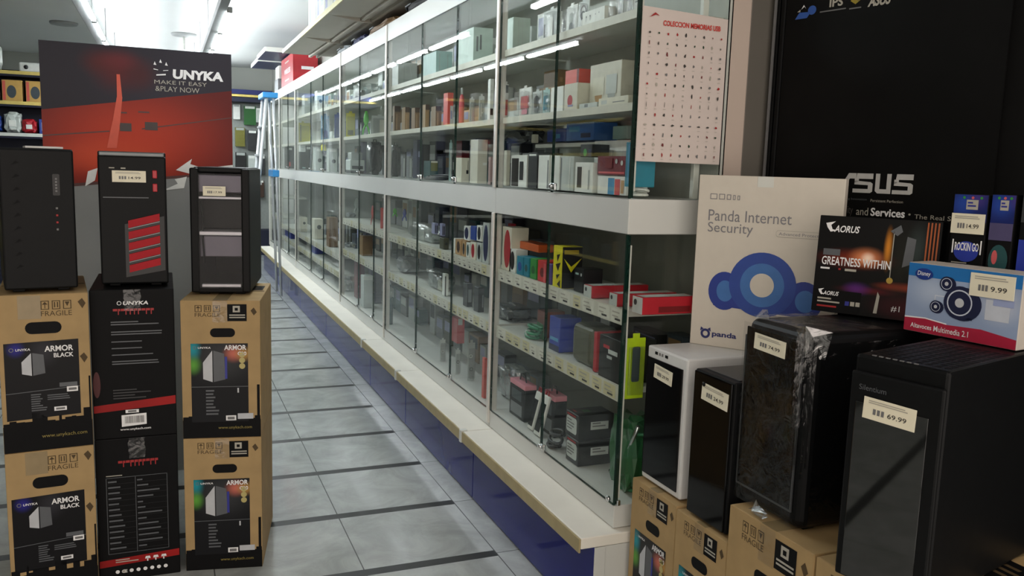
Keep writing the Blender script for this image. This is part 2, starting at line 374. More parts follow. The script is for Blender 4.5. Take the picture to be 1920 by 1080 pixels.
# plinth benches in front of the showcase
pj = [2.006, 3.03, 4.05, 4.85, 6.35, 7.67, 9.2, 10.7]
TOPM = mk('bench_top', '#e2dfd4', rough=.45, var=.04, scale=6)
plab = ['white topped plinth bench with blue front, its cut end facing the camera', 'white topped plinth bench with blue front, second from the near end',
        'white topped plinth bench with blue front, third from the near end', 'short plinth bench with blue front between two joint clips, fourth from the near end', 'white topped plinth bench with blue front, third from the far end',
        'white topped plinth bench with blue front, second from the far end', 'white topped plinth bench with blue front reaching the step ladder']
for i in range(7):
    a, b = pj[i], pj[i+1]-.003
    t = thing('plinth_bench', plab[i], 'plinth bench', (0, 0, 0), 0, 'plinth benches along the showcase')
    MB().box(1.056, a, .250, XB, b, .283, TOPM, .003).build('bench_top', t)
    MB().box(1.050, a, .240, 1.0555, b, .281, BEIGE, .001).build('edge_strip', t)
    kk = [a+.002, (a+b)/2, b] if i in (0, 1, 2) else [a+.002, b]
    kk = {0: [a+.004, b], 1: [a, b], 2: [a, b], 3: [a, b]}.get(i, [a, (a+b)/2, b])
    for q in range(len(kk)-1): MB().box(1.100, kk[q]+.0015, .006, 1.112, kk[q+1]-.0015, .248, BLUEK, .001).build('kick_panel', t)
    MB().box(1.114, a+.002, 0, XB, b-.002, .249, DGREY if i else WHITE).build('carcass', t)
    if i == 0: MB().box(1.1005, a-.001, .0, 1.135, a+.0035, .249, WHITE, .001).build('end_panel', t)
    if i in (1, 2, 3): MB().box(1.046, a, .236, 1.075, a+.022, .287, WHITEB, .003).build('joint_clip', t)

# ------------------------------------------------------------------ goods in the showcase
def prints(m, pr, w, h, back=None):
    if back: m.rect(.0004, .0004, w-.0004, h-.0004, back, 0)
    for l, p in enumerate(pr):
        l += 1
        k = p[0]; c = C(p[-1])
        if k == 'rect': m.rect(p[1]*w, p[2]*h, p[3]*w, p[4]*h, c, l)
        elif k == 'rrect': m.rrect(p[1]*w, p[2]*h, p[3]*w, p[4]*h, .1*w, c, l)
        elif k == 'disc': r = p[3]*min(w, h); m.oval(p[1]*w, p[2]*h, r, r, c, l, 16)
        elif k == 'ring': r = p[3]*min(w, h); m.ring(p[1]*w, p[2]*h, r*.72, r, c, l, 16)
        elif k == 'oval': m.oval(p[1]*w, p[2]*h, p[3]*w, p[4]*h, c, l, 18)
        elif k == 'poly': m.poly([(a*w, b*h) for a, b in p[1]], c, l)
def crumple(w, d, h, mat, seed, n=7, sag=.35):
    R = random.Random(seed); bm = bmesh.new(); bmesh.ops.create_icosphere(bm, subdivisions=3, radius=1)
    ph = [R.uniform(0, 6) for _ in range(6)]
    vs_ = []
    for v in bm.verts:
        c = v.co; q = 1+.10*math.sin(7*c.x+ph[0])*math.sin(6*c.z+ph[1])+.08*math.sin(11*c.y+9*c.x+ph[2])+R.uniform(-.05, .05)
        def sq(t): return math.copysign(abs(t)**.6, t)
        x, y, z = sq(c.x)*q, sq(c.y)*q, sq(c.z)*q
        vs_.append((min(1, max(0, .5+x*.5))*w, min(1, max(0, .5+y*.5))*d, min(1, max(0, .5+z*.5))*h))
    bm.verts.index_update(); fs = [tuple(v.index for v in f.verts) for f in bm.faces]; bm.free()
    m = MB(); m.add(vs_, fs, mat, False); return m
BAGM = {}
def goods(row, seed):
    kind, name, cat, face, x0, x1, y0, y1, z0, z1, col, pr, label, group = row
    for a, b in bays:
        if a <= (y0+y1)/2 < b:
            if y1 > b-.016: q = y1-b+.016; y0 -= q; y1 -= q
            if y0 < a+.016: q = a+.016-y0; y0 += q; y1 = min(y1+q, b-.016)
    for zs, zm in ((1.73, 1.98), (1.48, 1.712), (1.2, 1.468), (.9, 1.128), (.62, .87 if not 6.17 < y0 < 9.7 else 1.1), (.49, .604), (.34, .646 if not 6.17 < y0 < 9.7 else .455)):
        if z0 > zs: z1 = min(z1, zm); break
    if face == 'S' and y0 > 5 and kind in ('blister', 'gadget') and z0 > 1.2: x1 = x0+1.7*(x1-x0)
    x1 = min(x1, 1.457)
    if name == 'lime_pack': y0, y1 = 2.0435, 2.0585
    if face == 'W': t = thing(name, label, cat, (x0, y1, z0+.0005), W90, group); w, d = y1-y0, x1-x0
    else: t = thing(name, label, cat, (x0, y0, z0+.0005), 0, group); w, d = x1-x0, y1-y0
    h = z1-z0; c = C(col); R = random.Random(seed); F = lambda m: m.frame((0, 0, 0), (1, 0, 0), (0, 0, 1))
    if kind in ('box', 'longbox', 'yellowbox', 'labelbox'):
        bv = min(.0015, h*.2, w*.2)
        if name == 'olive_case': bv = .022
        MB().box(0, 0, 0, w, d, h, c, bv, 3 if bv > .01 else 1).build('carton' if name != 'olive_case' else 'shell', t)
        m = F(MB())
        if kind == 'longbox':
            m.rect(.001, .001, w-.001, h-.001, C('palegrey')); m.oval(w*.3, h*.65, h*.18, h*.18, C('charcoal'), 1, 12)
            m.frame((w, 0, 0), (0, 1, 0), (0, 0, 1)).rect(d*.3, h*.1, d*.9, h*.45, C('darkred'), 0)
            m.frame((0, 0, h), (1, 0, 0), (0, 1, 0)).rect(w*.1, d*.04, w*.9, d*.96, C('palegrey'), 0)
            m.build('printed_end', t)
        elif kind == 'yellowbox':
            prints(m, pr, w, h, c); m.build('printed_front', t)
            m = MB().frame((w, 0, 0), (0, 1, 0), (0, 0, 1)); m.rect(.001, .001, d-.001, h-.001, C('black'))
            m.poly([(d*.08, h*.72), (d*.45, h*.52), (d*.95, h*.72), (d*.45, h*.38)], C('yellow'), 1); m.rect(d*.1, h*.82, d*.8, h*.92, C('darkyellow'), 1)
            m.build('printed_side', t)
        elif kind == 'labelbox':
            m.rrect(w*.06, h*.18, w*.9, h*.82, h*.12, C('palegrey')).lines(w*.12, h*.25, w*.75, h*.72, 4, INKG, 1); m.rect(w*.1, h*.86, w*.8, h*.93, INKR, 1)
            m.frame((w, 0, 0), (0, 1, 0), (0, 0, 1)).rect(d*.35, h*.4, d*.85, h*.72, C('palegrey')).lines(d*.4, h*.45, d*.8, h*.68, 2, INKG, 1)
            m.frame((0, 0, h), (1, 0, 0), (0, 1, 0)).rect(w*.3, d*.3, w*.6, d*.5, C('darkgreen')).rect(w*.2, d*.1, w*.5, d*.14, INKR)
            m.build('white_label', t)
        elif pr: prints(m, pr, w, h, c); m.build('printed_front', t)
    elif kind == 'blister':
        m = MB(); e = .0015; hw = min(.012, w*.18)
        m.prism([(0, 0), (w, 0), (w, h*.93), (w/2+hw, h*.93), (w/2+hw, h), (w/2-hw, h), (w/2-hw, h*.93), (0, h*.93)], d-.002, d, c, 'y'); m.build('card', t)
        m = MB().frame((0, d-.004, 0), (1, 0, 0), (0, 0, 1))
        prints(m, pr, w, h*.93)
        if m.v: m.build('product', t)
        MB().box(w*.08, .002, h*.06, w*.92, d-.0045, h*.8, FILM, min(.004, d*.2)).build('clear_bubble', t)
    elif kind == 'bottle':
        r = min(w, d)/2; MB().lathe(w/2, d/2, [(r*.92, 0), (r, .006), (r, h*.62), (r*.75, h*.76), (r*.4, h*.82)], c, 18).build('body', t)
        MB().lathe(w/2, d/2, [(r*.45, h*.82), (r*.45, h*.97), (r*.38, h)], C('palegrey'), 14).build('cap', t)
    elif kind == 'bag':
        mm = mk('bag_'+col, PAL[col], rough=.3, coat=.3) if col in ('black', 'charcoal', 'grey') else BAG
        if mm is BAG:
            crumple(w*.96, d*.96, h*.86, BAG, seed).build('clear_film', t)
            m = MB()
            for q in range(3): a = w*(.1+.28*q); m.box(a, d*.2, .002, a+w*.22, d*.7, h*R.uniform(.45, .72), C(R.choice(['white', 'palegrey', 'lightgrey', 'lightcream', 'grey'])), .002)
            m.build('contents', t)
        else:
            crumple(w, d, h*.92, mm, seed).build('body', t)
            MB().tube([(w*.35, d*.5, h*.86), (w*.4, d*.45, h*.98), (w*.6, d*.45, h*.98), (w*.65, d*.5, h*.86)], .004, C('grey'), 6).build('handle', t)
    elif kind in ('cable', 'roll'):
        m = MB(); n = 3 if kind == 'cable' else 2; rr = min(.006, h*.16)
        for q in range(n):
            cx, cy = w*(.5+.12*(q-1)), d*.5; ra, rb = w*.36, d*.36; zz = rr+(h-2*rr)*(q/(max(1, n-1)))*.8; tl = R.uniform(-.3, .3)*h*.6
            m.tube([(cx+ra*math.cos(2*math.pi*k/20), cy+rb*math.sin(2*math.pi*k/20), max(rr, zz+tl*math.cos(2*math.pi*k/20+q))) for k in range(21)], rr, c, 7)
        m.build('coil', t)
        m = MB().box(w*.25, d*.1, 0, w*.42, d*.35, min(h*.5, .03), C('palegrey') if col != 'black' else C('charcoal'), .002); m.build('plug', t)
        if name == 'green_coil':
            crumple(w*.9, d*.8, h*.95, mk('green_wrap', '#1f5a33', rough=.3, coat=.4), 5).build('green_wrapper', t)
            MB().tube([(w*(.1+.9*k/8), d*.1, h*(.15+.75*(k/8)**1.6)) for k in range(9)], .006, CHROME, 8).build('silver_band', t)
        elif col == 'emerald':
            m = MB(); m.prism([(w*.05, 0), (w*.95, 0), (w*.8, h*.9), (w*.3, h*.98)], d*.86, d*.9, C('darkgreen'), 'y'); m.build('card', t)
    elif kind == 'gadget':
        m = MB(); m.lathe(w/2, d/2, [(min(w, d)*.2, h*.45), (min(w, d)*.34, h*.6), (min(w, d)*.3, h*.78), (min(w, d)*.12, h)], c, 14); m.build('body', t)
        m = MB()
        for sx in (-1, 1): m.tube([(w/2, d/2, h*.5), (w/2+sx*w*.28, d/2, h*.25), (w/2+sx*w*.36, d/2, .002)], [min(w, d)*.13, min(w, d)*.11, min(w, d)*.08], c, 8)
        m.build('leg', t)
    elif kind == 'machine':
        MB().box(0, 0, .02, w, d, h*.62, c, .006).build('body', t)
        MB().box(w*.1, d*.15, h*.62, w*.9, d*.9, h*.95, C('lightgrey'), .006).build('lid', t)
        MB().box(w*.12, -.003, h*.2, w*.88, .001, h*.34, C('charcoal')).build('paper_slot', t)
        MB().box(.004, .004, 0, w-.004, d-.004, .02, C('charcoal')).build('foot', t)
    elif kind == 'clam':
        MB().box(0, 0, 0, w, d, h*.78, BLK, .004).build('clear_shell', t)
        MB().box(0, 0, h*.78, w, d, h*.9, C('pink'), .003).build('pink_top', t)
        MB().tube([(w*.3, d/2, h*.9), (w*.35, d/2, h*1.05), (w*.65, d/2, h*1.05), (w*.7, d/2, h*.9)], .003, C('charcoal'), 6).build('hanger', t)
        m = MB().frame((0, 0, 0), (1, 0, 0), (0, 0, 1)); m.rect(w*.1, h*.08, w*.85, h*.36, C('grey')).rect(w*.15, h*.45, w*.8, h*.7, C('slate'), 0); m.build('printed_front', t)
    elif kind == 'powerbank':
        M = Matrix.Translation((0, 0, .0035)) @ Matrix.Rotation(math.radians(-14), 4, 'X')
        MB().box(0, 0, 0, w, .012, h, C('white'), .004, 2, M).build('frame', t)
        MB().box(w*.12, -.0015, h*.1, w*.88, .0, h*.8, BLKG, 0, 2, M).build('black_panel', t)
        MB().tube([M @ Vector((w*.2, .006, h)), M @ Vector((w*.25, .006, h*1.12)), M @ Vector((w*.6, .006, h*1.1)), M @ Vector((w*.65, .006, h))], .003, C('crimson'), 6).build('cord', t)
    return t
# ------------------------------------------------------------------ printed artwork with soft colour fields
def artmat(name, base, glows, rough=.35):
    m = bpy.data.materials.new(name); m.use_nodes = True; nt = m.node_tree; b = nt.nodes['Principled BSDF']; N = nt.nodes.new; L = nt.links.new
    tc = N('ShaderNodeTexCoord'); cur = None
    nz = N('ShaderNodeTexNoise'); nz.inputs['Scale'].default_value = 25; L(tc.outputs['Object'], nz.inputs['Vector'])
    for cx, cz, rx, rz, col, amt in glows:
        mp = N('ShaderNodeMapping'); mp.inputs['Scale'].default_value = (1/rx, 0, 1/rz); mp.inputs['Location'].default_value = (-cx/rx, 0, -cz/rz)
        L(tc.outputs['Object'], mp.inputs['Vector']); ln = N('ShaderNodeVectorMath'); ln.operation = 'LENGTH'; L(mp.outputs[0], ln.inputs[0])
        mr = N('ShaderNodeMapRange'); mr.interpolation_type = 'SMOOTHSTEP'; mr.inputs['From Min'].default_value = 0; mr.inputs['From Max'].default_value = 1
        mr.inputs['To Min'].default_value = amt; mr.inputs['To Max'].default_value = 0; L(ln.outputs['Value'], mr.inputs['Value'])
        mx = N('ShaderNodeMixRGB'); L(mr.outputs[0], mx.inputs[0])
        if cur is None: mx.inputs[1].default_value = hexc(base)+(1,)
        else: L(cur, mx.inputs[1])
        mx.inputs[2].default_value = hexc(col)+(1,); cur = mx.outputs[0]
    L(cur, b.inputs['Base Color']); b.inputs['Roughness'].default_value = rough; b.inputs['Specular IOR Level'].default_value = .2
    return m
FR = ((0, 0, 0), (1, 0, 0), (0, 0, 1))
def fragile(m, x, z, w, h, ink):
    # three outlined handling marks above the word
    for k in range(3):
        a = x+k*w*.36; s = w*.27
        m.rect(a, z+h*.42, a+s, z+h, ink, 0); m.rect(a+s*.12, z+h*.47, a+s*.88, z+h*.95, CARD, 1)
        if k == 0: m.poly([(a+s*.15, z+h*.75), (a+s*.85, z+h*.75), (a+s*.5, z+h*.93)], ink, 2).rect(a+s*.45, z+h*.5, a+s*.55, z+h*.8, ink, 2)
        elif k == 1: m.rect(a+s*.25, z+h*.55, a+s*.4, z+h*.9, ink, 2).rect(a+s*.6, z+h*.55, a+s*.75, z+h*.9, ink, 2)
        else: m.poly([(a+s*.2, z+h*.9), (a+s*.8, z+h*.9), (a+s*.5, z+h*.6)], ink, 2)
    m.text('FRAGILE', x, z, x+w*1.0, z+h*.33, ink, 1)
def skyline(m, w, z0, z1, seed, mat):
    R = random.Random(seed); x = .002
    while x < w-.004:
        bw = R.uniform(.006, .022); bw = min(bw, w-.002-x); hh = R.uniform(.1, 1)
        m.rect(x, z0, x+bw, z0+(z1-z0)*hh, mat, 0); x += bw
def pc_icon(m, x, z, w, h, body, side, glow=None):
    m.poly([(x, z+h*.1), (x+w*.42, z+h*.0), (x+w*.42, z+h), (x, z+h*.62)], body, 2)
    m.poly([(x+w*.47, z+h*.0), (x+w, z+h*.08), (x+w*.95, z+h*.9), (x+w*.47, z+h)], side, 2)
PANG = mk('printed_grey', '#55585c', rough=.4); PANL = mk('printed_pale', '#b9bcc0', rough=.4); INKY = mk('printed_ochre', '#8b7c3a', rough=.5); INKB = mk('printed_blue', '#2a2f8a', rough=.4)
ART_ARMB = artmat('armor_black_label', '#0e0e11', [(.040, .300, .03, .03, '#2c2a88', .9), (.11, .29, .05, .06, '#34343a', .7)])
ART_CZ = artmat('armor_colour_label', '#131417', [(.12, .25, .12, .1, '#3a3c3e', .8), (.035, .285, .03, .05, '#1f8f9c', 1), (.035, .235, .03, .04, '#5c9c3c', 1), (.155, .27, .04, .035, '#c06a5a', 1), (.185, .268, .035, .03, '#b58a4a', 1)])
def carton_body(t, w, d, h, mat=None):
    m = MB().box(0, 0, 0, w, d, h, mat or CARD, .003)
    m.box(.004, d*.49, h-.0005, w-.004, d*.51, h+.0006, CARDD)
    return m.build('carton', t)
def armor_black(label, loc, rz):
    w, d, h = .228, .40, .455
    t = thing('computer_case_box', label, 'cardboard box', loc, rz, 'brown computer case cartons'); carton_body(t, w, d, h)
    m = MB().frame(*FR); m.rect(.001, .001, w-.001, h-.001, CARD, -.6)
    m.rect(.001, .001, w-.001, .078, BLKM); skyline(m, w, .078, .118, int(loc[2]*100)+3, BLKM)
    m.rect(w*.97, .09, w*.99, .21, BLKM)
    m.text('www.unykach.com', w*.42, .034, w*.93, .048, INKY, 1)
    fragile(m, w*.47, .392, .078, .044, CARDD); m.rect(w*.22, .385, w*.47, .452, TAPE, 0)
    m.poly([(w*.88, .43), (w*.93, .44), (w*.97, .425), (w*.93, .41)], CARDD, 1); m.poly([(w*.88, .27), (w*.93, .28), (w*.97, .265), (w*.93, .25)], CARDD, 1)
    m.build('printed_front', t)
    m = MB().frame(*FR); m.rrect(w*.29, .342, w*.69, .376, .0165, BLKM, 1); m.build('hand_hole', t)
    m = MB().frame(*FR); a0, a1 = w*.05, w*.87; b0, b1 = .094, .318
    m.poly([(a0, b0), (a1, b0+.006), (a1, b1+.004), (a0, b1)], ART_ARMB, 0)
    m.text('ARMOR', w*.49, .289, w*.81, .306, INKW, 2, .025); m.text('BLACK', w*.59, .271, w*.81, .284, INKW, 2, .02)
    m.ring(w*.13, .299, .004, .006, INKG, 2); m.text('UNYKA', w*.175, .295, w*.335, .302, INKW, 2, .015, .1)
    pc_icon(m, w*.235, .222, .058, .066, PANL, PANG)
    m.poly([(a0, .172), (a1, .181), (a1, .183), (a0, .174)], PANG, 2)
    m.rect(w*.64, .184, w*.84, .196, PANG, 3); m.rect(w*.72, .168, w*.845, .183, INKW, 3); m.rect(w*.74, .172, w*.83, .179, INKG, 4)
    m.lines(w*.32, .115, w*.5, .168, 8, PANG, 2, .5, 4); m.lines(w*.5, .145, w*.78, .163, 3, PANG, 2, .5, 5)
    m.rect(w*.57, .114, w*.71, .126, INKW, 3); m.rect(w*.59, .117, w*.69, .123, INKG, 4)
    m.build('front_label', t)
    return t
def armor_cz(label, loc, rz, w=.235, h=.4365, d=.40, third=None):
    t = thing('computer_case_box', label, 'cardboard box', loc, rz, 'brown computer case cartons'); carton_body(t, w, d, h)
    k = h/.4365
    m = MB().frame(*FR); m.rect(.001, .001, w-.001, h-.001, CARD, -.6)
    m.rect(.001, .001, w-.001, .058*k, BLKM); skyline(m, w, .058*k, .072*k, 5, BLKM); m.rect(w*.95, .07*k, w*.985, .17*k, BLKM)
    m.text('www.unykach.com', w*.45, .026*k, w*.88, .038*k, INKY, 1)
    fragile(m, w*.18, .386*k, .075, .036*k, CARDD)
    m.rect(w*.585, .372*k, w*.83, .425*k, BLKM, 1); m.rect(w*.655, .4*k, w*.745, .42*k, INKL, 2); m.rect(w*.68, .405*k, w*.72, .414*k, BLKM, 3); m.lines(w*.61, .378*k, w*.81, .393*k, 2, INKL, 2, .5, 2, .9)
    m.poly([(w*.88, .405*k), (w*.92, .415*k), (w*.96, .40*k), (w*.92, .39*k)], CARDD, 1)
    m.build('printed_front', t)
    m = MB().frame(*FR); m.rrect(w*.365, .322*k, w*.68, .35*k, .0135, BLKM, 1); m.build('hand_hole', t)
    m = MB().frame(*FR); a0, a1 = w*.12, w*.84; b0, b1 = .052*k, .302*k
    m.rect(a0, b0, a1, b1, ART_CZ, 1)
    m.text('ARMOR', w*.54, .281*k, w*.82, .297*k, INKW, 3, .025); m.text('C20', w*.71, .264*k, w*.82, .276*k, INKW, 3, .02)
    m.ring(w*.17, .289*k, .0035, .005, INKG, 3); m.text('UNYKA', w*.21, .286*k, w*.37, .292*k, INKW, 3, .015, .1)
    pc_icon(m, w*.27, .18*k, .066, .1*k, PANL, PANG); m.rect(w*.545, .19*k, w*.575, .26*k, INKB, 3)
    for q in range(3): m.oval(w*.765, (.23+.018*q)*k, .009, .009*k, mk('printed_fan', '#b3a66a', rough=.4), 3)
    m.rect(a0, .164*k, a1, .166*k, PANG, 3); m.lines(w*.3, .07*k, w*.47, .155*k, 8, PANG, 3, .5, 4); m.rect(w*.7, .145*k, w*.72, .16*k, PANL, 3)
    m.rect(w*.55, .056*k, w*.68, .072*k, INKW, 3); m.rect(w*.7, .06*k, w*.9, .078*k, PANL, 3); m.rect(w*.57, .059*k, w*.66, .068*k, INKG, 4)
    m.build('front_label', t)
    m = MB().frame(*FR); m.rect(w*.4, h*.845, w*.585, h-.001, FILM, 4)
    m.frame((0, 0, h), (1, 0, 0), (0, 1, 0)).rect(w*.4, .001, w*.585, d-.002, TAPE, 0); m.build('packing_tape', t)
    m = MB().frame((0, 0, h), (1, 0, 0), (0, 1, 0)); m.rect(w*.6, d*.55, w*.95, d*.8, BLKM, 0).lines(w*.65, d*.6, w*.9, d*.75, 3, CARDD, 1)
    m.build('printed_top', t)
    return t
def black_box(label, loc, rz, back):
    w, d, h = .231, .40, .4555
    t = thing('black_case_box', label, 'cardboard box', loc, rz)
    MB().box(0, 0, 0, w, d, h, BLKM, .003).build('carton', t)
    m = MB().frame(*FR); R = random.Random(2)
    red = artmat('red_band_print', '#8e1c1c', [(w*.9, .1, .1, .1, '#a92222', .6)])
    def redword(z, hgt):
        x = w*.27
        while x < w*.72:
            ww = R.uniform(.006, .012); m.rect(x, z+hgt*.62, x+ww, z+hgt, INKR, 1)
            if R.random() < .7: m.rect(x, z, x+.0028, z+hgt*.62, INKR, 1)
            x += ww+.0016
    if not back:
        m.ring(w*.345, .415, .0045, .0062, INKW, 1); m.text('UNYKA', w*.39, .409, w*.69, .4205, INKW, 1, .03, .15)
        redword(.38, .018)
        for a, b, s in ((.345, .36, 1), (.315, .33, 2), (.293, .3, 3), (.273, .28, 4), (.253, .26, 5), (.225, .24, 6)):
            m.lines(w*.24, a, w*.86, b, 2 if b-a > .01 else 1, PANG, 1, .45, s, .45)
        m.lines(w*.24, .118, w*.7, .152, 4, mk('printed_dim', '#333335', rough=.5), 1, .4, 8)
        m.poly([(.002, .083), (w-.002, .098), (w-.002, .124), (.002, .105)], red, 1)
        m.oval(.012, .17, .010, .04, mk('printed_wine', '#4a1215', rough=.5), 1)
        m.text('www.unykach.com', w*.31, .022, w*.68, .031, INKW, 1, .01)
        m.build('printed_front', t)
        m = MB().frame(*FR); m.poly([(w*.33, .036), (w*.63, .04), (w*.63, .075), (w*.33, .072)], INKW, 3); m.rect(w*.38, .078, w*.54, .088, INKW, 3); m.rect(w*.41, .08, w*.51, .086, INKG, 4)
        x = w*.37
        while x < w*.6: q = R.uniform(.0008, .0022); m.rect(x, .046, x+q, .068, INK, 4); x += q+.0014
        m.build('barcode_sticker', t)
    else:
        redword(.365, .02)
        m.lines(w*.12, .335, w*.46, .341, 1, INKL, 1)
        for a in (w*.12, w*.47, w*.86): m.rect(a-.0008, .09, a+.0008, .333, PANG, 1)
        for b in (.333, .09): m.rect(w*.12, b-.0008, w*.86, b+.0008, PANG, 1)
        for k in range(13):
            z = .318-k*.0178; m.rect(w*.14, z, w*(.14+R.uniform(.1, .2)), z+.005, PANG, 1); m.rect(w*.49, z, w*(.49+R.uniform(.06, .3)), z+.0045, PANG, 1); m.rect(w*.12, z-.005, w*.86, z-.0045, mk('printed_dim', '#333335', rough=.5), 1)
        m.poly([(.002, .048), (w-.002, .06), (w-.002, .082), (.002, .07)], red, 1)
        m.lines(w*.2, .056, w*.5, .07, 2, INKL, 2)
        for k in range(3): m.poly([(w*(.56+.1*k), .062), (w*(.63+.1*k), .062), (w*(.62+.1*k), .07), (w*(.57+.1*k), .07)], INKW, 2).rect(w*(.585+.1*k), .054, w*(.6+.1*k), .064, INKW, 2)
        for k in range(8): m.oval(w*(.22+.085*k), .03, .006, .006, INKW if k != 1 else INKL, 2, 9)
        m.text('CE', w*.27, .025, w*.34, .035, INKW, 3)
        m.build('printed_back', t)
    m = MB(); vs_ = []
    for k in range(9):
        for q in range(5):
            vs_.append((w*(.40+.05*q)+R.uniform(-.002, .002), -.0022-R.uniform(0, .0016), h*(.86+.14*k/8.)))
    m.add(vs_, [(k*5+q, k*5+q+1, k*5+q+6, k*5+q+5) for k in range(8) for q in range(4)], FILM); m.build('packing_tape', t)
    return t
r8 = math.radians
armor_black('brown ARMOR BLACK carton on the floor at the far left', (-.440, 2.680, 0), r8(6))
armor_black('brown ARMOR BLACK carton on top of its twin, under the plain black tower', (-.440, 2.680, .4555), r8(6))
black_box('black carton with a specification table standing on the floor between brown cartons', (-.214, 2.742, 0), 0, True)
black_box('black carton with red band and barcode sticker under the red slatted tower', (-.214, 2.742, .4558), 0, False)
armor_cz('brown ARMOR C20 carton on the floor beside the aisle', (.034, 2.745, 0), r8(-11))
armor_cz('brown ARMOR C20 carton on top of its twin, under the see-through tower', (.034, 2.745, .437), r8(-11))

def sticker(t, x, z, w, h, txt, y=-.0005, tilt=0, name='price_sticker'):
    M = Matrix.Translation((x, y, z)) @ Matrix.Rotation(tilt, 4, 'Y')
    m = MB().box(0, -.0012, 0, w, 0, h, STICK, 0, 2, M)
    m.frame(M @ Vector((0, -.0012, 0)), M.to_3x3() @ Vector((1, 0, 0)), M.to_3x3() @ Vector((0, 0, 1)))
    m.lines(w*.1, h*.7, w*.92, h*.88, 2, INKL, 0, .5, 3, .8)
    for k in range(3): m.rect(w*(.2+.08*k), h*.26, w*(.255+.08*k), h*.52, INKG, 0)
    if txt: m.text(txt, w*.48, h*.27, w*.84, h*.49, INK, 0, .01)
    return m.build(name, t)
# ---- plain black tower, far left
def shell(t, w, d, h, mat=BLK, bev=.004):
    return MB().box(0, .012, .008, w, d, h, mat, bev).build('case_body', t)
def feet(t, w, d):
    for x in (.02, w-.05):
        for y in (.03, d-.05): MB().box(x, y, 0, x+.03, y+.03, .009, DGREY, .002).build('foot', t)
t = thing('computer_tower', 'plain black computer tower with vertical badge on the leftmost carton stack', 'computer tower', (-.420, 2.70, .9125), r8(10))
w, d, h = .183, .37, .405
shell(t, w, d, h, BLK); feet(t, w, d)
m = MB().box(.0, -.004, .010, w, .0125, h-.002, DGREY, .005)
m.build('front_panel', t)
m = MB().frame((0, -.004, 0), (1, 0, 0), (0, 0, 1)); R = random.Random(4)
for k in range(9):
    z = .05+k*.036
    m.poly([(.018, z), (.045, z+.008), (.05, z+.022), (.024, z+.014)], BLK, 0); m.poly([(.03, z+.02), (.048, z+.026), (.04, z+.032)], BLKM, 1)
m.build('embossed_pattern', t)
m = MB().frame((0, -.004, 0), (1, 0, 0), (0, 0, 1)); m.rrect(.128, .275, .146, .335, .003, BLKG, 0)
for k in range(5): m.rect(.1345, .285+.0085*k, .1395, .290+.0085*k, INKG, 1)
m.build('badge', t)
m = MB()
for k, c in enumerate((INKG, INKR, INKR, INKG)): m.box(.1335, -.0055, .236-.02*k, .1395, -.0035, .242-.02*k, c, .001)
m.build('button', t)
t = thing('booklet', 'white booklet lying on the plain black tower', 'booklet', (-.362, 2.76, .9125+h+.0005), r8(10))
MB().box(0, 0, 0, .095, .14, .006, mk('paper', '#e3e3e0', rough=.6), .001).build('sheets', t)
# ---- tower with red slats
t = thing('computer_tower', 'black computer tower with red diagonal slats on the middle carton stack', 'computer tower', (-.182, 2.79, .9122), 0)
w, d, h = .186, .38, .405
shell(t, w, d, h); feet(t, w, d)
MB().box(0, -.002, .010, w, .0125, h-.012, DGREY, .005).build('front_panel', t)
MB().box(.004, -.006, h-.014, w-.004, .03, h-.001, mk('silver_trim', '#6d7172', rough=.3, metal=.6), .003).build('silver_top_trim', t)
m = MB().frame((0, -.002, 0), (1, 0, 0), (0, 0, 1)); m.rect(.012, .268, w-.05, .271, PANG, 0); m.rect(.03, .355, .045, .358, INKL, 0); m.rect(.062, .354, .075, .358, INKL, 0); m.build('drive_bay', t)
for z in (.328, .288): MB().box(w-.038, -.007, z, w-.025, -.001, z+.024, mk('red_button', '#b3202c', rough=.35), .002).build('red_button', t)
m = MB().frame((0, -.002, 0), (1, 0, 0), (0, 0, 1)); m.poly([(.068, .03), (.178, .05), (.178, .215), (.068, .19)], BLKG, 0); m.build('grille_recess', t)
REDS = mk('red_slat', '#a5101d', rough=.45, spec=.2)
for k in range(5):
    z = .045+.0335*k
    MB().prism([(.078, z), (.165, z+.022), (.165, z+.044), (.078, z+.022)], -.009, -.0035, REDS, 'y').build('red_slat', t)
    if k: MB().prism([(.078, z-.0035), (.165, z+.0185), (.165, z+.021), (.078, z-.001)], -.0095, -.003, mk('silver_trim', '#6d7172'), 'y').build('slat_trim', t)
sticker(t, .038, .315, .092, .034, '14.99', -.002)
# ---- see-through tower
t = thing('computer_tower', 'black computer tower with see-through front on the carton stack by the aisle', 'computer tower', (.070, 2.845, .874), r8(-11))
w, d, h = .180, .37, .405
GREYV = mk('violet_grey_steel', '#5d5864', rough=.35, metal=.3); PALV = mk('pale_steel', '#c4c2c8', rough=.3, metal=.3)
m = MB()
m.box(0, .002, .008, .026, d, h-.004, BLK, .005); m.box(w-.026, .002, .008, w, d, h-.004, BLK, .005); m.box(.018, d-.02, .01, w-.018, d-.002, h-.01, BLKM); m.box(.018, .005, .008, w-.018, d, .022, BLK, .003); m.box(.01, .02, h-.018, w-.01, d, h-.001, BLK, .004)
m.build('case_body', t); feet(t, w, d)
m = MB(); m.box(.021, .02, .325, w-.021, .14, .38, GREYV, .003); m.box(.021, .012, .305, w-.021, .2, .312, PALV, .001); m.box(.021, .10, .205, w-.021, .2, .3, DGREY, .003); m.box(.021, .012, .190, w-.021, .2, .202, PALV, .002); m.box(.021, .03, .12, w-.021, .2, .188, GREYV, .003)
m.build('drive_cage', t)
m = MB(); m.box(.021, .03, .023, w-.021, d-.03, .027, DGREY, .001); m.box(.03, .012, .024, w-.03, .03, .034, PALV, .002); m.build('bottom_tray', t)
m = MB(); m.tube([(.03, .02, .3), (.036, .018, .24), (.034, .02, .18), (.038, .024, .1)], .003, BLK, 6); m.build('cable', t)
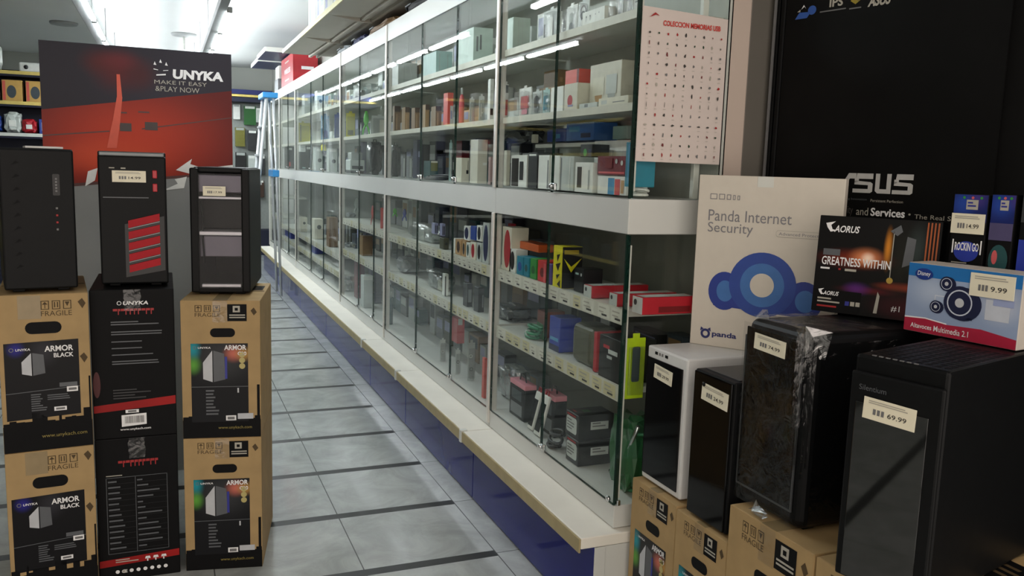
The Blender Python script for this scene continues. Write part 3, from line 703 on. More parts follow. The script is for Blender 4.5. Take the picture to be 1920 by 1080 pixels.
m = MB(); m.box(.024, .0035, .022, w-.024, .0065, h-.02, GLASSC); m.build('clear_front', t)
sticker(t, .040, .315, .068, .030, '17.99', .003)

# ---- tall red and black poster board behind the cartons
t = thing('poster_board', 'tall dark poster board with red palm scene behind the carton stacks', 'poster', (-.368*1.156, 3.7, 0), r8(.5))
PK = 1.156
def pscale(m):
    m.v = [(x*PK, y, max(0, 1.3+(z-1.3)*PK)) for x, y, z in m.v]; return m
pw, ph = .594, 1.668
pscale(MB().box(0, 0, 0, pw, .012, ph, mk('board_back', '#8a8b88', rough=.6), .001)).build('board', t)
sky = artmat('poster_sky', '#27252d', [(.45, 1.55, .4, .25, '#2e2c36', 1), (.27, 1.63, .13, .11, '#571f22', .9), (.20, 1.66, .09, .07, '#54201f', .7), (.35, 1.62, .08, .09, '#461f22', .8), (.27, 1.67, .10, .05, '#66262a', .7)], .4)
redg = artmat('poster_red', '#5c1c1a', [(.3, 1.36, .50, .30, '#bb3c26', .95), (.22, 1.3, .3, .1, '#c84a2e', .9)], .4)
lowg = artmat('poster_low', '#8a8a88', [(.3, .9, .4, .3, '#a8a8a5', .9)], .5)
dk = mk('poster_dark_red', '#4a2522', rough=.4); wd = mk('poster_window', '#352826', rough=.4); pk = mk('poster_palm', '#cc4c32', rough=.4); wht = mk('poster_white', '#d8d7d2', rough=.5)
m = MB().frame(*FR)
m.rect(0, 1.36, pw, ph, sky, 0); m.poly([(0, 1.20), (pw, 1.255), (pw, 1.543), (0, 1.447)], redg, 1); m.rect(0, .2, pw, 1.232, lowg, 0)
m.poly([(0, 1.20), (.0, 1.19), (.42, 1.235), (pw, 1.255), (pw, 1.262)], dk, 2)
m.poly([(.0, 1.365), (.2, 1.388), (.2, 1.384), (0, 1.361)], dk, 2); m.poly([(.3, 1.40), (pw, 1.452), (pw, 1.449), (.3, 1.396)], dk, 2)
m.rect(.232, 1.388, .268, 1.415, wd, 3); m.rect(.31, 1.395, .35, 1.422, wd, 3); m.rect(.235, 1.447, .255, 1.452, dk, 3); m.rect(.29, 1.452, .325, 1.457, dk, 3)
tr = [(.205, 1.33), (.222, 1.42), (.234, 1.5), (.232, 1.575)]
for k in range(3): (a, b), (c, e) = tr[k], tr[k+1]; q = .015-.0035*k; m.poly([(a-q, b), (a+q, b), (c+q-.003, e), (c-q+.003, e)], pk, 4)
m.poly([(.405, 1.262), (.458, 1.302), (.452, 1.284), (.49, 1.272), (.452, 1.27), (.452, 1.25)], wht, 4); m.poly([(.458, 1.266), (pw, 1.285), (pw, 1.256), (.49, 1.255)], wht, 4)
m.poly([(.13, 1.25), (.16, 1.262), (.15, 1.22), (.12, 1.2)], wht, 4); m.poly([(.36, 1.19), (.41, 1.215), (.4, 1.23), (.44, 1.24), (.43, 1.2)], wht, 4)
pscale(m).build('printed_scene', t)
m = MB().frame(*FR)
m.text('UNYKA', .402, 1.572, .566, 1.604, INKW, 5, .05, .06)
m.text('MAKE IT EASY', .343, 1.552, .512, 1.565, INKL, 5); m.text('&PLAY NOW', .346, 1.528, .487, 1.545, INKL, 5)
for k, (dx, dz) in enumerate(((-.018, .008), (0, .016), (.018, .008))): m.poly([(.364+dx-.004, 1.607+dz), (.364+dx, 1.618+dz), (.364+dx+.005, 1.606+dz)], INKW, 5)
m.poly([(.342, 1.602), (.356, 1.599), (.356, 1.597), (.342, 1.599)], INKW, 5); m.poly([(.372, 1.598), (.388, 1.6), (.388, 1.598), (.372, 1.596)], INKW, 5); m.poly([(.35, 1.583), (.38, 1.587), (.38, 1.582), (.35, 1.579)], INKW, 5)
pscale(m).build('lettering', t)

# ------------------------------------------------------------------ right hand display
XF = 1.20
armor_cz('brown ARMOR carton on the floor under the white tower, touching the showcase end', (XF, 1.985, 0), W90, .221, .455, .34)
armor_cz('brown ARMOR carton on the floor under the small black tower', (XF, 1.762, 0), W90, .213, .449, .34)
armor_cz('larger brown ARMOR carton under the film wrapped tower', (XF, 1.547, 0), W90, .277, .546, .40)
armor_cz('brown ARMOR carton on the floor under the wide black tower at the right edge', (1.20, 1.262, 0), W90, .235, .547, .46)
# white tower
t = thing('computer_tower', 'white computer tower with black glossy front beside the showcase', 'computer tower', (1.219, 1.973, .4555), W90)
w, d, h = .192, .34, .380
WCASE = mk('white_case', '#d3d4d2', rough=.4, var=.02)
MB().box(0, .0, .006, w, d, h, WCASE, .005).build('case_body', t); feet(t, w, d)
MB().box(.004, -.003, .022, w-.016, .001, h-.030, BLKG, .001).build('black_front', t)
m = MB()
for x, q, c in ((.045, .006, BLK), (.062, .003, INKG), (.075, .003, INKG), (.095, .006, BLK)): m.box(x-q, -.002, h-.018, x+q, .0005, h-.010, c, .001)
m.build('front_port', t)
sticker(t, .042, .300, .088, .038, '29.99', -.003, r8(4))
# small black tower
t = thing('computer_tower', 'small glossy black computer tower beside the white one', 'computer tower', (1.213, 1.735, .4495), W90)
w, d, h = .160, .34, .376
MB().box(0, .0, .006, w, d, h, DGREY, .004).build('case_body', t); feet(t, w, d)
MB().box(.0, -.004, .008, w-.008, .001, h-.004, BLKG, .003).build('glossy_front', t)
MB().box(.012, .02, h-.002, w-.012, d-.02, h+.002, mk('grey_top', '#26292b', rough=.35), .001).build('top_panel', t)
MB().tube([(.045, -.002, h-.03), (.045, -.0065, h-.03)], .006, DGREY, 10).build('power_button', t)
sticker(t, .036, .308, .105, .042, '24.99', -.004, r8(3))
# film wrapped tower
t = thing('computer_tower', 'tall black computer tower wrapped in clear plastic film', 'computer tower', (1.232, 1.572, .5465), W90)
w, d, h = .217, .43, .436
MB().box(0, .0, .006, w, d, h, BLK, .022, 4).build('case_body', t); feet(t, w, d)
m = MB().box(.004, -.003, .045, w-.028, .003, h-.02, BLKG, .002)
m.build('glossy_front', t)
TRIM = mk('dark_silver_trim', '#5c5f61', rough=.3, metal=.5)
m = MB(); m.box(.003, -.0045, .042, w-.024, -.001, .046, TRIM); m.box(w-.028, -.0045, .046, w-.0245, -.001, h-.04, TRIM); m.box(.002, -.0045, .046, .0045, -.001, h-.04, TRIM); m.build('trim', t)
# film: a thin wrinkled skin over front, top and right side
m = MB(); R = random.Random(9)
def skin(P, nu, nv, amp, thick=.0):
    vs_ = []
    for i in range(nu+1):
        for j in range(nv+1):
            p, n = P(i/nu, j/nv); a = amp*(R.random()**2); vs_.append(p+n*a)
    m.add(vs_, [(i*(nv+1)+j, (i+1)*(nv+1)+j, (i+1)*(nv+1)+j+1, i*(nv+1)+j+1) for i in range(nu) for j in range(nv)], FILM, False)
skin(lambda u, v: (Vector((-.002+u*(w-.02), -.007, .01+v*(h-.02))), Vector((0, -1, 0))), 8, 10, .002)
skin(lambda u, v: (Vector((.005+u*(w-.01), .01+v*(d*.45), h+.0015)), Vector((0, 0, 1))), 8, 8, .005)
skin(lambda u, v: (Vector((w+.002, .02+u*d*.5, .01+v*(h-.03))), Vector((1, 0, 0))), 8, 10, .004)
# gathered folds running down the rounded corner
for k in range(7):
    x = w-.03+.006*k; y = -.008+.002*max(0, k-2)**1.5
    L0 = h+.004-.004*abs(k-3); L1 = R.uniform(.12, .3); q = .006+.004*R.random()
    pts = []
    for s in range(7):
        f = s/6; pts.append((x-.010*f*(1 if k > 2 else .4)+R.uniform(-.001, .001), y-q*(1-f)**.7*.9, L0+(L1-L0)*f))
    vs_ = []
    for (a, b, c), wd_ in zip(pts, [.008*(1-.75*s/6) for s in range(7)]): vs_ += [(a-wd_/2, b+.003, c), (a, b-.003, c), (a+wd_/2, b+.003, c)]
    m.add(vs_, [f for s in range(6) for f in ((s*3, s*3+1, s*3+4, s*3+3), (s*3+1, s*3+2, s*3+5, s*3+4))], FILM, False)
m.build('plastic_film', t)
m = MB()
bmv = [(.002, .02, h), (.03, .0, h+.001), (.05, .02, h+.001), (.012, .03, h+.018), (.03, .03, h+.02)]
m.add(bmv, [(0, 1, 3), (1, 2, 4), (1, 4, 3)], BAG); m.build('film_tuft', t); m = MB()
bmv = [(w-.05, -.004, h+.001), (w-.02, -.006, h+.014), (w-.004, .0, h-.006), (w+.02, .03, h+.006), (w-.006, .05, h+.003), (w-.012, -.008, h-.05), (w+.004, .03, h-.055)]
m.add(bmv, [(0, 1, 5), (1, 2, 5), (1, 3, 2), (2, 3, 6), (0, 4, 1), (1, 4, 3), (2, 6, 5)], BAG)
m.build('film_tuft', t)
m = MB(); R = random.Random(12); c0 = Vector((w*.53, -.016, .012)); vs_ = []
for k in range(16): vs_.append(c0+Vector((R.uniform(-.035, .05), R.uniform(-.02, .006), R.uniform(-.008, .022))))
m.add(vs_, [(k, k+1, k+2) for k in range(14)], BAG); m.build('film_tail', t)
sticker(t, .040, .372, .104, .036, '74.99', -.0085, r8(2))
# wide black tower at the right
t = thing('computer_tower', 'wide black computer tower with mirror dark front at the right edge', 'computer tower', (1.171, 1.181, .5475), r8(-75))
w, d, h = .172, .47, .436
MB().box(0, .006, .006, w, d, h, BLK, .006).build('case_body', t); feet(t, w, d)
MB().box(0, -.004, .01, w, .0065, h-.03, DGREY, .004).build('front_panel', t)
MIRR = mk('smoked_glass_front', '#0a0b0b', rough=.04, spec=.8, ior=1.7)
MB().box(.014, -.006, .014, w-.022, -.003, h-.085, MIRR, .001).build('glass_front', t)
m = MB().frame((0, 0, h), (1, 0, 0), (0, 1, 0)); R = random.Random(3)
for k in range(9):
    for q in range(12): m.rect(.014+k*.017, .03+q*.02, .014+k*.017+.011, .03+q*.02+.012, BLKM, 0)
m.build('top_mesh', t)
m = MB()
for k in range(7): m.box(.028+k*.013, .012, h-.0005, .035+k*.013, .016, h+.0015, INKG, 0)
m.build('top_ports', t)
m = MB().frame((0, -.004, 0), (1, 0, 0), (0, 0, 1)); m.text('Silentium', .018, h-.062, .07, h-.052, PANG, 0); m.build('lettering', t)
sticker(t, .030, h-.112, .098, .040, '69.99', -.0062, r8(2))

# white security software display box
t = thing('software_box', 'large white Panda Internet Security box with blue cloud on the white tower', 'display box', (1.345, 1.962, .836), r8(-54))
w, d, h = .378, .035, .466
PW = mk('panda_white', '#cfc8bb', rough=.45, var=.02)
MB().box(0, 0, 0, w, d, h, PW, .002).box(w*.42, -.0006, h-.028, w*.53, .002, h-.0005, WHITEB).build('carton', t)
cb, mbb, lb = mk('cloud_blue', '#2b4796', rough=.45), mk('cloud_mid', '#4070b0', rough=.45), mk('cloud_light', '#4f86bd', rough=.45); tx = mk('panda_grey', '#7d7c80', rough=.5); nv = mk('panda_navy', '#262c66', rough=.5)
m = MB().frame(*FR)
def UV(a, b): return a*w, b*h
dk2 = mk('cloud_deep', '#25398c', rough=.45)
m.poly([UV(.16, .245), UV(.86, .225), UV(.9, .30), UV(.5, .45), UV(.12, .33)], dk2, 0)
m.oval(w*.235, h*.335, h*.095, h*.112, dk2, 1, 28); m.oval(w*.79, h*.32, h*.10, h*.11, dk2, 1, 28)
m.oval(w*.24, h*.335, h*.05, h*.062, mbb, 2, 24); m.oval(w*.80, h*.32, h*.055, h*.062, mbb, 2, 24)
m.oval(w*.5, h*.39, h*.19, h*.185, cb, 3, 40); m.oval(w*.5, h*.388, h*.125, h*.125, mbb, 4, 36); m.oval(w*.5, h*.388, h*.068, h*.068, PW, 5, 28)
m.build('cloud_print', t)
m = MB().frame(*FR)
m.text('Panda Internet', w*.085, h*.738, w*.67, h*.802, tx, 1); m.text('Security', w*.085, h*.655, w*.41, h*.730, tx, 1)
x = w*.09
for k, (q, s) in enumerate(((.05, .032), (.042, .032), (.03, .03), (.018, .028), (.018, .026))):
    m.rect(x, h*.862, x+q*w, h*(.862+s), tx, 1); m.rect(x+.002, h*.862+.002, x+q*w-.002, h*(.862+s)-.002, PW, 2); x += (q+.014)*w
m.rrect(w*.57, h*.668, w*.92, h*.705, .007, INKL, 1); m.rrect(w*.572, h*.67, w*.918, h*.703, .0065, PW, 2); m.text('Advanced Protection', w*.59, h*.678, w*.90, h*.695, tx, 3)
m.ring(w*.115, h*.072, .007, .0135, nv, 1); m.poly([UV(.075, .085), UV(.08, .11), UV(.1, .1)], nv, 1); m.poly([UV(.155, .085), UV(.15, .11), UV(.13, .1)], nv, 1)
m.text('panda', w*.165, h*.052, w*.345, h*.092, nv, 1, .03)
m.build('lettering', t)
# dark motherboard box
t = thing('motherboard_box', 'black and orange AORUS motherboard box leaning on the film wrapped tower', 'product box', (1.432, 1.594, .988), r8(-60), None, r8(-4))
w, d, h = .268, .062, .228
art = artmat('aorus_art', '#0d0c0d', [(.30, .03, .2, .05, '#6a1d2a', .8), (.125, .06, .09, .012, '#5b1a20', .9), (.21, .075, .09, .014, '#b04a30', .9), (.1, .062, .04, .02, '#5a2a7a', .8), (.09, .13, .11, .03, '#7a2a18', .85), (.115, .135, .05, .03, '#e08a5a', .95), (.118, .134, .02, .018, '#fbe0c8', 1), (.16, .16, .012, .06, '#d98a2c', .95), (.19, .13, .04, .12, '#22231b', .7), (.22, .16, .03, .08, '#3c4846', .6)], .3)
MB().box(0, 0, 0, w, d, h, BLKM, .002).build('carton', t)
m = MB().frame(*FR); m.rect(.001, .001, w-.001, h-.001, art, 0)
for k in range(4): m.rect(w*(.885+.027*k), .10, w*(.897+.027*k), h-.004, mk('aorus_orange', '#a4501c', rough=.4), 1)
m.poly([(w*.72, .12), (w*.80, .13), (w*.81, .185), (w*.74, .19)], PANG, 2); m.poly([(w*.60, .20), (w*.68, .215), (w*.7, .2), (w*.66, .19)], PANG, 2); m.rect(w*.63, .09, w*.637, .2, INKL, 2); m.oval(w*.635, .088, .007, .007, mk('aorus_gold', '#b8983c', rough=.3), 3)
m.rect(.001, .001, w*.42, .053, BLKM, 1)
m.poly([(w*.53, .01), (w*.55, .06), (w*.57, .05), (w*.56, .01)], INKL, 2); m.text('#1', w*.67, .018, w*.74, .032, INKW, 2)
m.build('printed_art', t)
m = MB().frame(*FR)
for z, k, x in ((.196, 1, .06), (.044, .62, .05)):
    m.poly([(w*x, z+.014*k), (w*x+.022*k, z+.019*k), (w*x+.012*k, z+.010*k), (w*x+.016*k, z), (w*x+.028*k, z-.002*k), (w*x+.012*k, z-.006*k), (w*x+.004*k, z+.004*k)], INKW, 3)
    m.text('AORUS', w*x+.020*k, z-.006*k, w*x+.020*k+.058*k, z+.010*k, INKW, 3, .02, .25)
m.rect(w*.06, .135, w*.205, .150, PANG, 2); m.text('GREATNESS WITHIN', w*.055, .112, w*.63, .132, INKW, 3, .015)
m.lines(w*.05, .099, w*.19, .106, 1, INKW, 3, .6); m.lines(w*.205, .099, w*.24, .106, 1, INKR, 3, .6); m.lines(w*.26, .097, w*.43, .106, 1, INKL, 3, .6)
m.lines(w*.05, .019, w*.26, .034, 2, INKL, 3, .5); m.rect(w*.05, .012, w*.22, .016, INKR, 3)
for k, c in enumerate((INKB, INKL, INKL)): m.rect(w*(.29+.045*k), .02, w*(.325+.045*k), .03, c, 3)
m.build('lettering', t)
# speaker set box
t = thing('speaker_box', 'blue and red Disney speaker box with price label on the wide black tower', 'product box', (1.463, 1.344, .986), r8(-81))
w, d, h = .238, .078, .146
skyb = artmat('speaker_box_sky', '#8fa0bd', [(.06, .09, .07, .05, '#b2bfd2', .8), (.2, .08, .06, .05, '#c3c8d4', .8), (.12, .12, .1, .03, '#9fb0cb', .7)], .4)
MB().box(0, 0, 0, w, d, h, mk('speaker_box_card', '#b9b2a8', rough=.5), .0015).build('carton', t)
m = MB().frame(*FR); redb = mk('speaker_box_red', '#a81f3c', rough=.4); blb = mk('speaker_box_blue', '#1f6db0', rough=.4)
m.rect(.001, .001, w-.001, h-.001, skyb, 0); m.rect(.001, h-.028, w-.001, h-.001, blb, 1)
m.poly([(.001, .001), (w-.001, .001), (w-.001, .020), (w*.7, .029), (w*.4, .026), (w*.2, .031), (.001, .028)], redb, 1); m.poly([(.001, .028), (w*.2, .031), (w*.4, .026), (w*.4, .0285), (w*.2, .0335), (.001, .031)], INKW, 1)
m.rect(w*.27, .062, w*.42, .084, mk('speaker_box_pale', '#c2c8d2', rough=.4), 1); m.rect(w*.28, .064, w*.41, .082, skyb, 2); m.rect(w*.72, .05, w*.92, .09, mk('speaker_box_pale', '#c2c8d2'), 1); m.rect(w*.78, .08, w*.95, .095, mk('speaker_box_lilac', '#98a4c8', rough=.4), 2)
spn, spw = mk('speaker_navy', '#161c3c', rough=.4), mk('speaker_ring', '#c2c8d4', rough=.4)
for x, z, r in ((.50, .075, .034), (.37, .110, .015), (.29, .060, .013)):
    m.oval(w*x+r*.25, z-r*.05, r*1.08, r*1.0, spn, 3, 26); m.oval(w*x, z, r, r, spn, 4, 26); m.ring(w*x, z, r*.7, r*.78, spw, 5, 26); m.oval(w*x, z, r*.28, r*.28, PANL, 5, 16)
m.poly([(w*.42, .045), (w*.62, .043), (w*.62, .047), (w*.44, .05)], spn, 3)
m.build('printed_art', t)
m = MB().frame(*FR); m.oval(w*.155, h-.022, .020, .012, mk('disney_navy', '#1c3580', rough=.4), 4, 24); m.text('Disney', w*.155-.0145, h-.028, w*.155+.0145, h-.016, INKW, 5, .005, .1)
m.text('Altavoces', w*.07, .009, w*.27, .019, INKW, 3, .01); m.text('Multimedia 2.1', w*.29, .008, w*.60, .020, INKW, 3, .005)
m.build('lettering', t)
sticker(t, w*.575, h-.052, w*.37, .046, '9.99', -.0022)
# bluetooth speaker boxes behind it
def small_box(label, loc, rz, w, d, h, right):
    t = thing('speaker_carton', label, 'product box', loc, rz)
    MB().box(0, 0, 0, w, d, h, BLKM, .0015).build('carton', t)
    m = MB().frame(*FR); db = artmat('blue_stage_print', '#1b2560', [(.02, h-.02, .04, .04, '#2a49a0', .8), (.05, h-.01, .03, .03, '#4a3a80', .7)], .4)
    m.rect(.001, h*.80, w-.001, h-.001, db, 0)
    for k, c in enumerate(('green', 'rose', 'green')): m.oval(w*(.3+.25*k), h*.975, .003, .003, C(c), 1, 8)
    m.rect(w*.38, h*.89, w*.72, h*.96, INKL, 1); m.lines(w*.42, h*.90, w*.68, h*.945, 2, INKB, 2, .5)
    if right: m.oval(w*.5, h*.54, w*.4, h*.11, C('darkteal'), 1); m.oval(w*.35, h*.56, w*.12, h*.05, C('rose'), 2); m.rect(.001, h*.68, w-.001, h*.80, C('violet'), 1)
    else:
        m.oval(w*.5, h*.585, w*.36, h*.075, C('royal'), 1); m.text('ROCKIN GO', w*.16, h*.59, w*.86, h*.65, INKW, 2, .02)
        for a, b in ((.08, .12), (.9, .94)): m.rect(w*a, h*.57, w*b, h*.67, INKW, 2)
        m.lines(w*.1, h*.49, w*.9, h*.505, 1, INKL, 2)
    m.build('printed_front', t)
    if not right: sticker(t, 0, h*.715, w*.97, h*.145, '14.99', -.002)
small_box('dark blue portable speaker box with price label behind the Disney box', (1.567, 1.338, .986), r8(-77), .072, .062, .292, False)
small_box('dark blue speaker box with round picture, just right of the price labelled one', (1.585, 1.262, .986), r8(-77), .048, .05, .294, True)
t = thing('black_blue_box', 'black and blue box at the right edge of the photo behind the Disney box', 'product box', (1.600, 1.205, .986), r8(-77))
MB().box(0, 0, 0, .07, .05, .314, BLKM, .002).build('carton', t)
m = MB().frame(*FR); m.rect(.001, .10, .069, .205, C('royal'), 0); m.rect(.001, .24, .069, .312, mk('dark_grey_print', '#303234', rough=.5), 0); m.build('printed_front', t)

# ASUS banner on the dark wall
t = thing('wall_banner', 'large black ASUS banner hanging on the dark wall behind the towers', 'banner', A0+ad*.046-an*.006, th)
MB().box(0, -.001, .85, .605, .004, 2.2, mk('banner_cloth', '#0e0e0e', rough=.5, var=.15, scale=8, spec=.1)).build('cloth', t)
def B(m): return m.frame((-.031, -.001, 0), (1, 0, 0), (0, 0, 1))
m = B(MB()); L3 = mk('banner_silver', '#b9b9b6', rough=.45)
z0, z1 = 1.268, 1.318; H_ = z1-z0
m.poly([(.236, z0), (.249, z0), (.272, z0+H_*.72), (.29, z0+H_*.72), (.29, z1), (.268, z1)], L3, 1)
def letter_s(x, ww):
    m.poly([(x+.006, z1), (x+ww, z1), (x+ww, z0+H_*.72), (x+.004, z0+H_*.72)], L3, 1); m.poly([(x, z0+H_*.72), (x+.012, z0+H_*.72), (x+.012, z0+H_*.6), (x, z0+H_*.5)], L3, 1)
    m.poly([(x, z0+H_*.62), (x+ww-.006, z0+H_*.56), (x+ww, z0+H_*.48), (x+ww, z0+H_*.08), (x+ww-.006, z0), (x-.004, z0), (x-.004, z0+H_*.2), (x+ww-.013, z0+H_*.2), (x+ww-.013, z0+H_*.4), (x, z0+H_*.42)], L3, 1)
letter_s(.286, .052)
m.poly([(.345, z1), (.357, z1), (.357, z0+H_*.22), (.376, z0+H_*.22), (.376, z1), (.388, z1), (.388, z0), (.352, z0), (.345, z0+H_*.12)], L3, 1)
letter_s(.396, .05)
m.text('Inspiring Innovation', .240, 1.247, .325, 1.254, PANG, 1); m.text('Persistent Perfection', .336, 1.246, .424, 1.253, INKL, 1)
m.text('Quality', .238, 1.206, .288, 1.233, mk('banner_dim', '#4a4644', rough=.5), 1); m.text('and', .298, 1.210, .332, 1.230, INKL, 1); m.text('Services', .339, 1.210, .432, 1.231, INKW, 1, .025); m.text('•', .441, 1.217, .447, 1.222, INKL, 1)
m.text('The Real Service', .457, 1.210, .600, 1.221, INKL, 1)
m.build('lettering', t)
m = B(MB()); bl = mk('logo_blue', '#27509c', rough=.5)
m.oval(.115, 1.752, .013, .012, bl, 1); m.poly([(.062, 1.733), (.1, 1.733), (.112, 1.748), (.075, 1.75)], bl, 1); m.poly([(.08, 1.757), (.088, 1.769), (.096, 1.758), (.09, 1.764)], INKW, 2); m.poly([(.068, 1.752), (.078, 1.758), (.078, 1.751)], INKL, 2)
m.text('IPS', .168, 1.752, .208, 1.775, INKL, 1, .03); m.lines(.14, 1.741, .218, 1.745, 1, INKG, 1, .8, 1, 1)
m.poly([(.23, 1.76), (.245, 1.75), (.26, 1.76), (.245, 1.775)], C('darkyellow'), 1); m.poly([(.25, 1.756), (.266, 1.765), (.258, 1.78)], INKB, 1); m.lines(.228, 1.738, .262, 1.742, 1, INKG, 1, .8, 1, 1)
m.text('ASUS', .28, 1.738, .345, 1.765, INKL, 1, .04, .3)
m.build('logo', t)

# ------------------------------------------------------------------ above and behind the showcase
OVH = mk('overhead_shelf', '#b4aea2', rough=.6, var=.05, scale=5); YEL = mk('yellow_edge', '#d8cf8a', rough=.4)
olab = ['overhead white shelf unit nearest the camera', 'overhead white shelf unit second from the camera', 'overhead white shelf unit third from the camera', 'overhead white shelf unit above the red box']
for k in range(4):
    a = 3.2+k*1.0; b = a+.996
    t = thing('overhead_shelf', olab[k], 'shelf', (.905, a, 2.167), 0, 'overhead shelves above the showcase')
    MB().box(0, 0, 0, .56, b-a, .02, OVH, .002).build('board', t); MB().box(-.006, 0, -.002, 0, b-a, .028, YEL if k < 3 else WHITEB, .001).build('front_edge', t)
    m = MB(); m.box(.2, .004, -.018, .22, b-a-.004, 0, OVH); m.box(.26, .004, -.018, .28, b-a-.004, 0, OVH); m.build('stiffener', t)
    MB().prism([(.03, 0), (.27, 0), (.27, -.024), (.2, -.024)], .004, .012, OVH, 'y').build('bracket', t)
R = random.Random(8); y = 4.3; tone = ['white', 'palegrey', 'white', 'lightcream', 'white', 'palegrey']
olb = ['nearest', 'second', 'third', 'fourth', 'fifth', 'farthest']
for k in range(6):
    ww = .30 if k < 5 else .33
    t = thing('white_carton', 'tall white carton on the overhead shelf, '+olb[k]+' of six', 'box', (.945, y+ww, 2.1875), W90, 'white cartons on the overhead shelf')
    MB().box(0, 0, 0, ww-.01, .3, .40+.012*(k % 3), C(tone[k]), .003).build('carton', t)
    m = MB().frame(*FR); m.rect(.001, .001, ww-.011, .39, C(tone[k]), 0).rect(.03, .06, .11, .2, C('lavender'), 1); m.rect(.15, .1, .26, .28, C('palegrey' if tone[k] == 'white' else 'white'), 1); m.build('printed_front', t)
    y += ww+.004
for k, (y0, y1, zz, col, lab) in enumerate(((5.55, 6.0, .055, 'navy', 'dark blue bag lying on top of the showcase'), (6.05, 6.5, .05, 'grey', 'grey folded bag lying on top of the showcase'), (4.75, 5.45, .055, 'darkkraft', 'brown bag lying on top of the showcase'), (3.9, 4.6, .055, 'black', 'black bag on top of the showcase near the header joint'))):
    t = thing('stored_bag', lab, 'bag', (1.19, y1, 2.0825), W90)
    crumple(y1-y0, .2, zz, mk('fabric_'+col, PAL[col], rough=.7), 40+k).build('body', t)
    MB().tube([(.1, .02, .02), (.14, -.004, zz*.7), (.22, .0, zz*.8), (.26, .03, .02)], .006, C('charcoal'), 6).build('strap', t)
t = thing('red_carton', 'red box with white side standing on the far end of the showcase top', 'box', (1.19, 8.72, 2.0825), 0)
MB().box(0, 0, 0, .24, .9, .29, C('red'), .003).build('carton', t)
m = MB().frame((0, .9, 0), (0, -1, 0), (0, 0, 1)); m.rect(.001, .001, .899, .289, mk('red_print', '#a51f28', rough=.45), 0); m.text('WIRELESS', .25, .12, .7, .17, INKW, 1, .02); m.rect(.3, .23, .6, .245, INKL, 1); m.rect(.3, .05, .6, .065, INKL, 1)
m.frame((0, 0, 0), (1, 0, 0), (0, 0, 1)).rect(.001, .001, .239, .289, mk('red_print', '#a51f28'), 0).rect(.08, .13, .2, .16, INKW, 1); m.build('printed_side', t)
for k, (y0, x0, z) in enumerate(((9.0, .96, 2.39), (10.0, .99, 2.40))):
    t = thing('high_shelf', ('nearer' if k == 0 else 'farther')+' of two small navy bottomed shelves above the far end', 'shelf', (x0, y0, z), 0)
    MB().box(0, 0, 0, 1.474-x0, .8, .02, C('navy'), .001).build('board', t); MB().box(-.006, 0, 0, 0, .8, .045, WHITEB, .001).build('front_edge', t)
    MB().box(0, -.006, 0, 1.474-x0, 0, .045, WHITEB, .001).build('side_edge', t)
t = thing('white_package', 'white and grey package on the showcase top behind the red box', 'box', (1.18, 9.85, 2.0825), 0)
MB().box(0, 0, 0, .18, .3, .13, C('grey'), .004).build('lower_part', t); MB().box(.01, 0, .13, .17, .3, .27, C('white'), .006).build('upper_part', t)

# step ladder in front of the far end
t = thing('step_ladder', 'aluminium step ladder with blue top in front of the far end of the showcase', 'ladder', (.925, 8.75, 0), W90)
LADM = mk('ladder_aluminium', '#b9bcbe', rough=.35, metal=.3); BLP = mk('ladder_blue', '#2f86c4', rough=.4)
for sx in (0, .34):
    MB().tube([(sx, -.02, 1.90), (sx, -.21, .012)], .017, LADM, 8).build('front_rail', t)
    MB().tube([(sx, .04, 1.90), (sx, .10, .012)], .013, LADM, 8).build('rear_rail', t)
MB().box(-.03, -.06, 1.895, .37, .08, 1.945, BLP, .006).build('blue_top', t)
for k in range(6):
    f = (k+1)/7; z = 1.90-1.888*f; yy = -.02-.19*f
    MB().box(.0, yy-.03, z-.01, .34, yy+.03, z+.01, LADM, .003).build('step', t)
MB().box(-.02, .028, 1.16, .36, .088, 1.225, BLP, .006).build('blue_brace', t)

# shelving in front of the back wall, left and right of the poster
NAVY = mk('navy_fascia', '#1b2360', rough=.5); DARKN = mk('dark_navy_board', '#10142e', rough=.6); YS = mk('yellow_strip', '#d4bd6a', rough=.4); PEG = mk('pegboard', '#8f9490', rough=.6)
t = thing('wall_shelving', 'shelving with yellow shelf edges at the far left behind the poster', 'shelving', (-2.6, 9.5, 0))
MB().box(0, .3, 0, 1.95, .33, 2.12, DARKN).build('back_panel', t)
for z in (2.085, 1.80, 1.50, 1.15, .75):
    s = MB().box(0, .0, z-.05, 1.95, .30, z, DARKN, .002).build('shelf', t); MB().box(0, -.008, z-.03, 1.95, 0, z+.002, YS if z > 1.6 else WHITEB, .001).build('shelf_edge', s)
MB().box(0, 0, 0, .03, .30, 2.03, DARKN).build('side_panel', t); MB().box(1.92, 0, 0, 1.95, .30, 2.03, DARKN).build('side_panel', t)
for k, x in enumerate((-1.42, -1.22, -1.62, -1.02)):
    nm = ['second from the right', 'third', 'fourth', 'rightmost']
    t = thing('headphone_box', 'yellow boxed headphones behind the poster, '+['yellow box left of the rightmost', 'rightmost but one', 'white box at the left edge', 'one hidden most by the poster'][k], 'product box', (x, 9.52, 1.801), 0, 'yellow headphone boxes')
    MB().box(0, 0, 0, .17, .15, .2, C('white') if k == 2 else mk('ochre_card', '#c09a52', rough=.5), .003).build('carton', t)
    m = MB().frame(*FR); m.oval(.08, .09, .04, .06, C('slate'), 0); m.rect(.005, .01, .03, .19, C('coral'), 0); m.build('printed_front', t)
